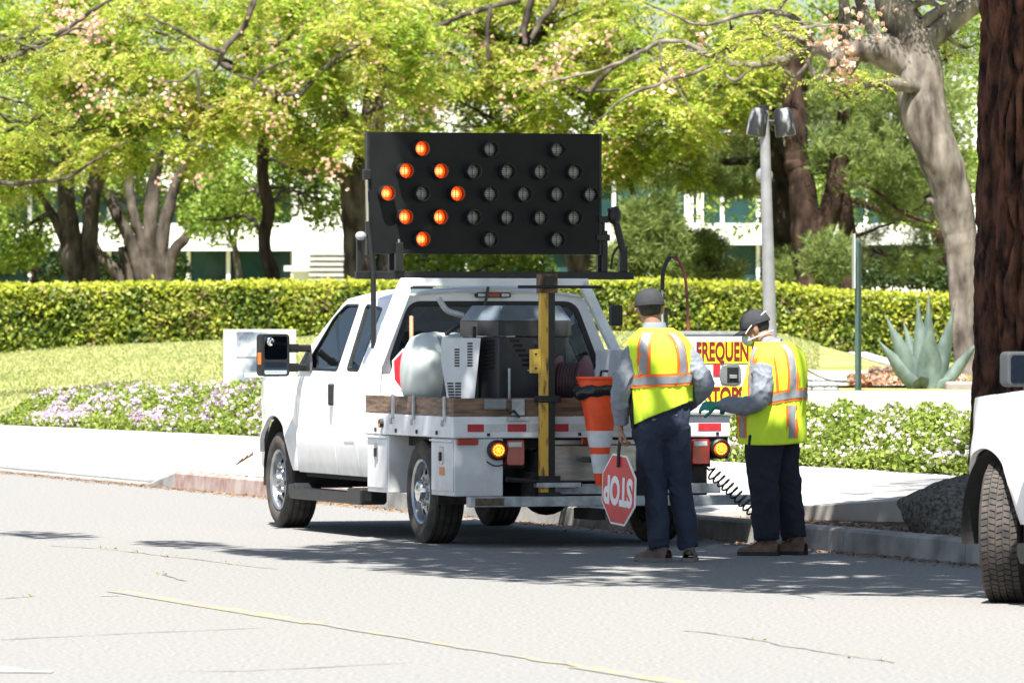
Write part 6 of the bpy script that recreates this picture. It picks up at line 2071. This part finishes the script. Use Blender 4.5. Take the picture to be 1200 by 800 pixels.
# gnarled tree: pale limbs reaching out over the wall
tree("gnarled grey tree with twisted pale limbs behind the agave", (1128, 462), 79,
     [([(1130, 462), (1131, 400), (1128, 330), (1122, 260), (1108, 180), (1088, 110), (1070, 60), (1050, 10), (1030, -60), (1020, -150), (1040, -230)], [.16, .16, .18, .22, .26, .29, .27, .19, .13, .07, .02]),
      ([(1082, 95), (1050, 68), (1010, 60), (985, 66), (960, 55), (900, 75), (850, 70), (780, 50), (700, 85), (640, 95)], [.24, .20, .15, .11, .07, .05, .038, .03, .02, .01]),
      ([(1090, 115), (1060, 85), (1030, 70)], [.14, .13, .09]), ([(1075, 75), (1110, 45), (1145, 18), (1190, 5), (1250, -60), (1280, -120)], [.16, .14, .12, .08, .05, .02]), ([(990, 66), (990, 30), (988, -20), (975, -90), (960, -150)], [.075, .07, .065, .04, .015]),
      ([(960, 55), (930, 20), (880, 15), (820, 30), (760, 5)], [.05, .04, .03, .02, .01]), ([(1010, 60), (990, 85), (960, 60), (930, 90), (905, 60)], [.05, .04, .03, .02, .01]), ([(850, 70), (800, 90), (740, 110), (700, 140)], [.03, .025, .02, .01]),
      ([(772, 50), (775, 80), (790, 100), (810, 130)], [.02, .018, .014, .008]), ([(1068, 60), (1085, 30), (1120, 8), (1060, -10)], [.09, .07, .05, .03]), ([(900, 75), (915, 60), (910, 20), (930, -10)], [.03, .025, .02, .012]), ([(1110, 240), (1092, 236), (1086, 237)], [.12, .07, .03]), ([(985, 66), (960, 90), (935, 60), (905, 85)], [.05, .04, .03, .015]), ([(1050, 68), (1020, 30), (1000, -20), (960, -100)], [.09, .07, .06, .015]), ([(1045, 66), (1060, 20), (1090, 5), (1130, 30)], [.06, .05, .04, .02]), ([(905, 60), (860, 95), (830, 60), (790, 70)], [.025, .02, .016, .01])],
     [(1000, 95, 50, 14, 78, .5, .5), (920, 40, 90, 20, 78, .6, .8), (1120, 50, 40, 24, 80, .5, .5), (850, 55, 80, 18, 78, .6, .5), (1000, 20, 60, 16, 80, .5, .4), (1030, -190, 130, 70, 79, 1.4, 7), (950, -130, 100, 50, 79, 1.2, 4), (1230, -110, 110, 60, 79, 1.2, 5), (1110, -120, 100, 40, 79, 1.2, 3)], 'spray', 2200, BPALE,
     pods=[(970, 50, -.5, 30, .14), (985, 75, -.5, 26, .12), (1015, 30, -.5, 18, .16), (780, 95, -.5, 12, .1), (822, 45, -.5, 10, .1), (985, 85, -.5, 12, .08)], twigs=True)
# bare branches crossing the top of the view, from a tree standing beyond the frame
tree("grey-branched tree whose bare twigs hang over the lawn", (-140, 440), 96,
     [([(-140, 440), (-138, 300), (-130, 180), (-120, 80), (-100, -40)], [.26, .24, .2, .16, .1]), ([(-125, 110), (-60, 75), (0, 70), (60, 45), (120, 5), (160, -30)], [.10, .06, .045, .035, .025, .015]),
      ([(0, 70), (30, 60), (45, 30), (20, 60)], [.03, .025, .018, .01]), ([(60, 45), (95, 35), (130, 55)], [.025, .018, .01]), ([(-60, 75), (-10, 110), (50, 130), (20, 150)], [.04, .025, .016, .01]), ([(-126, 140), (-40, 205), (60, 214), (110, 190), (150, 165)], [.06, .045, .03, .02, .01])],
     [(40, 60, 90, 30, 96, .8, 1), (-60, 120, 80, 60, 97, 1, 1), (30, 140, 60, 30, 96, .6, .6)], 'spray', 480, BGREY, pods=[(88, 20, 0, 26, .16), (112, 42, 0, 26, .14)])

# street pine: only its trunk is in view
pt = Vector((3.84, 46.75, .12))
sp_t = thing("street_pine", "thick pine trunk with dark red-brown furrowed bark at the kerb", "pine tree", pt, 0)
def barkf(a, b):
    an = 2 * math.pi * a
    z = 13.0 * b if b > .42 else 5.5 * (b / .42)
    r_ = .445 - .012 * z + .10 * math.exp(-z * 2.2)
    q = Vector((math.cos(an) * 3.0, math.sin(an) * 3.0, z * 1.1))
    q = q + noise.noise_vector(q * 1.3) * .25
    d, _p = noise.voronoi(Vector((q.x * 1.6, q.y * 1.6, q.z * 1.35)))
    e = min(.35, d[1] - d[0])
    h = .075 * (e / .35) ** .55 + .016 * noise.noise(Vector((q.x * 6, q.y * 6, q.z * 7))) + .008 * noise.noise(q * 22)
    lean = -.012 * math.sin(z * .9)
    rr = r_ + h - .03
    return Vector((rr * math.cos(an) + lean, rr * math.sin(an), z))
mb = MB()
mb.grid(barkf, 190, 430, closed_u=True)
PB_ = mat("pine_bark", (.022, .010, .007), .85, var=.5, scale=11, stretch=(1, 1, .4), detail=10, col2=(.15, .062, .038), bump=.8, bscale=45, spec=.3)
mb.build("trunk", PB_, sp_t, smooth=60, norm=False)
mb = MB()
for k in range(22):
    z = 7.5 + k * .33
    a = k * 2.4
    L = 2.3 * (1 - (z - 7) / 12)
    limb(mb, [(0, 0, z), (math.cos(a) * L * .5, math.sin(a) * L * .5, z + .2), (math.cos(a) * L, math.sin(a) * L, z + .1)], [.07, .05, .015], 6, 8)
mb.build("bough", PB_, sp_t, norm=False)
C = []
for k in range(22):
    z = 7.5 + k * .33
    a = k * 2.4
    L = 2.3 * (1 - (z - 7) / 12)
    n = 60
    f = RNG.uniform(.35, 1.05, n)
    C.append(np.stack([np.cos(a) * L * f, np.sin(a) * L * f, z + .15 + 0 * f], 1) + RNG.normal(scale=.28, size=(n, 3)))
C = np.concatenate(C)
parts = []
for k in range(7):
    N = unit(RNG.normal(size=C.shape) + np.array([0, 0, .5]))
    Bv = unit(np.cross(N, RNG.normal(size=C.shape)))
    parts.append(quads(C + N * .1, N * .11, Bv * .010))
V, F = merge(parts)
link("crown", fast_mesh("crown", V, F), PINEL, sp_t)

# broad street tree beyond the frame whose crown hangs over the parking lane and dapples it
bp = UV(-11.0, 1.0, .1)
stt = thing("street_tree", "broad leafy street tree arching over the parking lane", "tree", bp, 0)
mb = MB()
cuv = UV(-7.2, -3.3, 8.4) - bp
limb(mb, [(0, 0, 0), (.1, 0, 2.2), tuple(cuv * .30 + Vector((0, 0, 2.0))), tuple(cuv * .7), tuple(cuv)], [.30, .25, .20, .13, .05], 12)
for k in range(26):
    e = cuv + RD * random.uniform(-5.5, 5.5) + RR * random.uniform(-2.6, 2.6) + Vector((0, 0, random.uniform(-.8, 1.2)))
    q = cuv * random.uniform(.55, 1)
    limb(mb, [tuple(q), tuple(q.lerp(e, .5) + Vector((0, 0, .3))), tuple(e)], [.06, .04, .012], 6, 9, seed=k)
mb.build("trunk", BGREY, stt, norm=False)
n = 25000
d = unit(RNG.normal(size=(n, 3))) * RNG.uniform(0, 1, (n, 1)) ** .45
C = np.array([cuv + RD * (p[0] * 5.9) + RR * (p[1] * 2.9) + Vector((0, 0, p[2] * 1.3)) for p in d])
g = np.array([noise.noise(Vector((p[0] * .75, p[1] * .75, p[2] * .5))) + .5 * noise.noise(Vector(p) * 2.2) for p in C])
C = C[g > -.22]
c2 = UV(-4.6, .2, 8.3) - bp  # added leaf lobes, shaped to shade pine trunk, arrow board, road and kerb
n = 8000
d = unit(RNG.normal(size=(n, 3))) * RNG.uniform(0, 1, (n, 1)) ** .45
C2 = np.array([c2 + RD * (p[0] * 3.4) + RR * (p[1] * 1.9) + Vector((0, 0, p[2] * 1.3)) for p in d])
c3 = UV(-.4, -2.4, 8.4) - bp
n = 2600
d = unit(RNG.normal(size=(n, 3))) * RNG.uniform(0, 1, (n, 1)) ** .45
C3 = np.array([c3 + RD * (p[0] * 1.6) + RR * (p[1] * 1.1) + Vector((0, 0, p[2] * .8)) for p in d])
extra = []
for (u_, v_, ru, rv, n) in ((-.1, -6.6, 1.1, .34, 120), (-2.5, -6.1, 1.0, .34, 130), (-4.7, -5.9, 1.3, .4, 420), (-9.5, -2.0, 2.2, .8, 900), (-7.4, -1.7, 2.4, .8, 1500), (-5.6, -2.2, 1.6, .7, 500)):
    c4 = UV(u_, v_, 8.4) - bp
    d = unit(RNG.normal(size=(n, 3))) * RNG.uniform(0, 1, (n, 1)) ** .5
    extra.append(np.array([c4 + RD * (p[0] * ru) + RR * (p[1] * rv) + Vector((0, 0, p[2] * .4)) for p in d]))
C = np.concatenate([C, C2, C3] + extra)
# crown leaves cut away along sun rays to light both vests and the sign
tv = np.array(travel)
for q in (Vector((1.05, 44.2, 1.32)), Vector((1.87, 45.5, 1.22)), TM @ Vector((.98, BY0, 1.28))):
    w_ = C - np.array(q - bp)
    w_ = w_ - np.outer(w_ @ tv, tv)
    C = C[np.linalg.norm(w_, axis=1) > .36]
V, F = rand_leaves(C, .21, .13, .7)
link("crown", fast_mesh("crown", V, F), GRNL, stt)

# trees on the far side of the street, mirrored in the truck's paint and glass
for i, (u_, lab) in enumerate(((22, "round green tree on the opposite pavement near the junction"), (34, "middle round green tree on the opposite pavement"), (48, "round green tree at the far end of the opposite pavement"))):
    q = UV(u_, -17.5, .1)
    ot = thing("roadside_tree", lab, "tree", q, 0, "trees across the street")
    mb = MB()
    limb(mb, [(0, 0, 0), (.05, 0, 1.6), (0, .1, 3.6)], [.22, .18, .1], 10)
    for k in range(7):
        a = k * .9
        limb(mb, [(0, 0, 1.9), (math.cos(a) * 1.2, math.sin(a) * 1.2, 2.9), (math.cos(a) * 2.4, math.sin(a) * 2.4, 3.6)], [.08, .05, .02], 6, 8, seed=k)
    mb.build("trunk", BGREY, ot, norm=False)
    n = 7000
    d = unit(RNG.normal(size=(n, 3))) * RNG.uniform(.2, 1, (n, 1)) ** .5
    V, F = rand_leaves(d * np.array([3.4, 3.4, 2.4]) + np.array([0, 0, 3.9]), .26, .16, .5)
    link("crown", fast_mesh("crown", V, F), GRNL, ot)

# ------------------------------------------------------------------ office building
BW = mat("building_white", (.74, .73, .71), .7, var=.04, scale=1)
BGL = mat("building_glass", (.012, .035, .035), .06, var=.3, scale=.6, col2=(.03, .075, .075), spec=.6)
MULL = mat("mullion_white", (.70, .70, .69), .5, var=.04)
YB = 172.0
SB = YB / FPX
def bz(py): return CAMZ - (py - HOR) * SB
def bx(px): return (px - 600) * SB
bld = thing("office_building", "white office building with dark green glazed bands behind the trees", "building", (0, YB, 1.0), 0)
def bpart(name, m, px0, px1, py0, py1, y0, y1, bev=0.0):
    return box(name, m, bld, bx(px0), bx(px1), y0, y1, bz(py1) - 1.0, bz(py0) - 1.0, bev)
bpart("spandrel", BW, -150, 344, 262, 294, -.5, 0)
bpart("roof_slab", BW, -150, 344, 215, 224, -.6, 6)
bpart("plinth", BW, -150, 344, 360, 402, -.1, .3)
bpart("upper_wall", BW, -150, 344, 120, 214.5, -.3, .2)
bpart("wall", BW, 345, 418, 120, 402, -1.2, 4)
bpart("sill_band", BW, 335, 364, 312, 318, -1.35, -1.21)
for k in range(7):
    y = 296 + k * 6.2
    bpart("louvre", mat("louvre_grey", (.42, .41, .38), .6), 364, 418, y, y + 3.6, -1.5, -1.21)
bpart("wall", BW, 419, 720, 262, 294, -.3, 4)
bpart("wall", BW, 419, 720, 330, 402, -.3, 4)
bpart("upper_wall", BW, 419, 720, 100, 215, -.3, 4)
bpart("spandrel", BW, 721, 1900, 262, 287, -.5, 0)
bpart("roof_slab", BW, 721, 1900, 165, 176, -.6, 6)
bpart("plinth", BW, 721, 1900, 333, 402, -.3, .3)
bpart("upper_wall", BW, 721, 1900, 90, 164, -.3, .2)
for (a, b, rows2, step) in ((419, 720, ((294.5, 329.5), (215.5, 261.5)), 43), (-150, 344, ((294.5, 359), (224.5, 261.5)), 46.5), (721, 1900, ((287.5, 332.5), (176.5, 261.5)), 42)):
    x = a
    while x < b - 1:
        x1 = min(b, x + step)
        for (y0, y1) in rows2:
            bpart("window_pane", BGL, x + 3, x1 - 3, y0, y1, -.06, -.02)
            bpart("mullion", MULL, x1 - 3.0, x1 + 1.5, y0, y1, -.16, .05)
        x = x1
for (x0, x1) in ((804, 812), (816, 824)):
    bpart("pilaster", BW, x0, x1, 200, 262, -.40, -.17)
box("building_back", BW, bld, bx(-150), bx(1900), 4.2, 10, bz(402) - 1, bz(100) - 1, 0)
bpart("storey_floor", LINER, -150, 344, 294.6, 296, .3, 4)
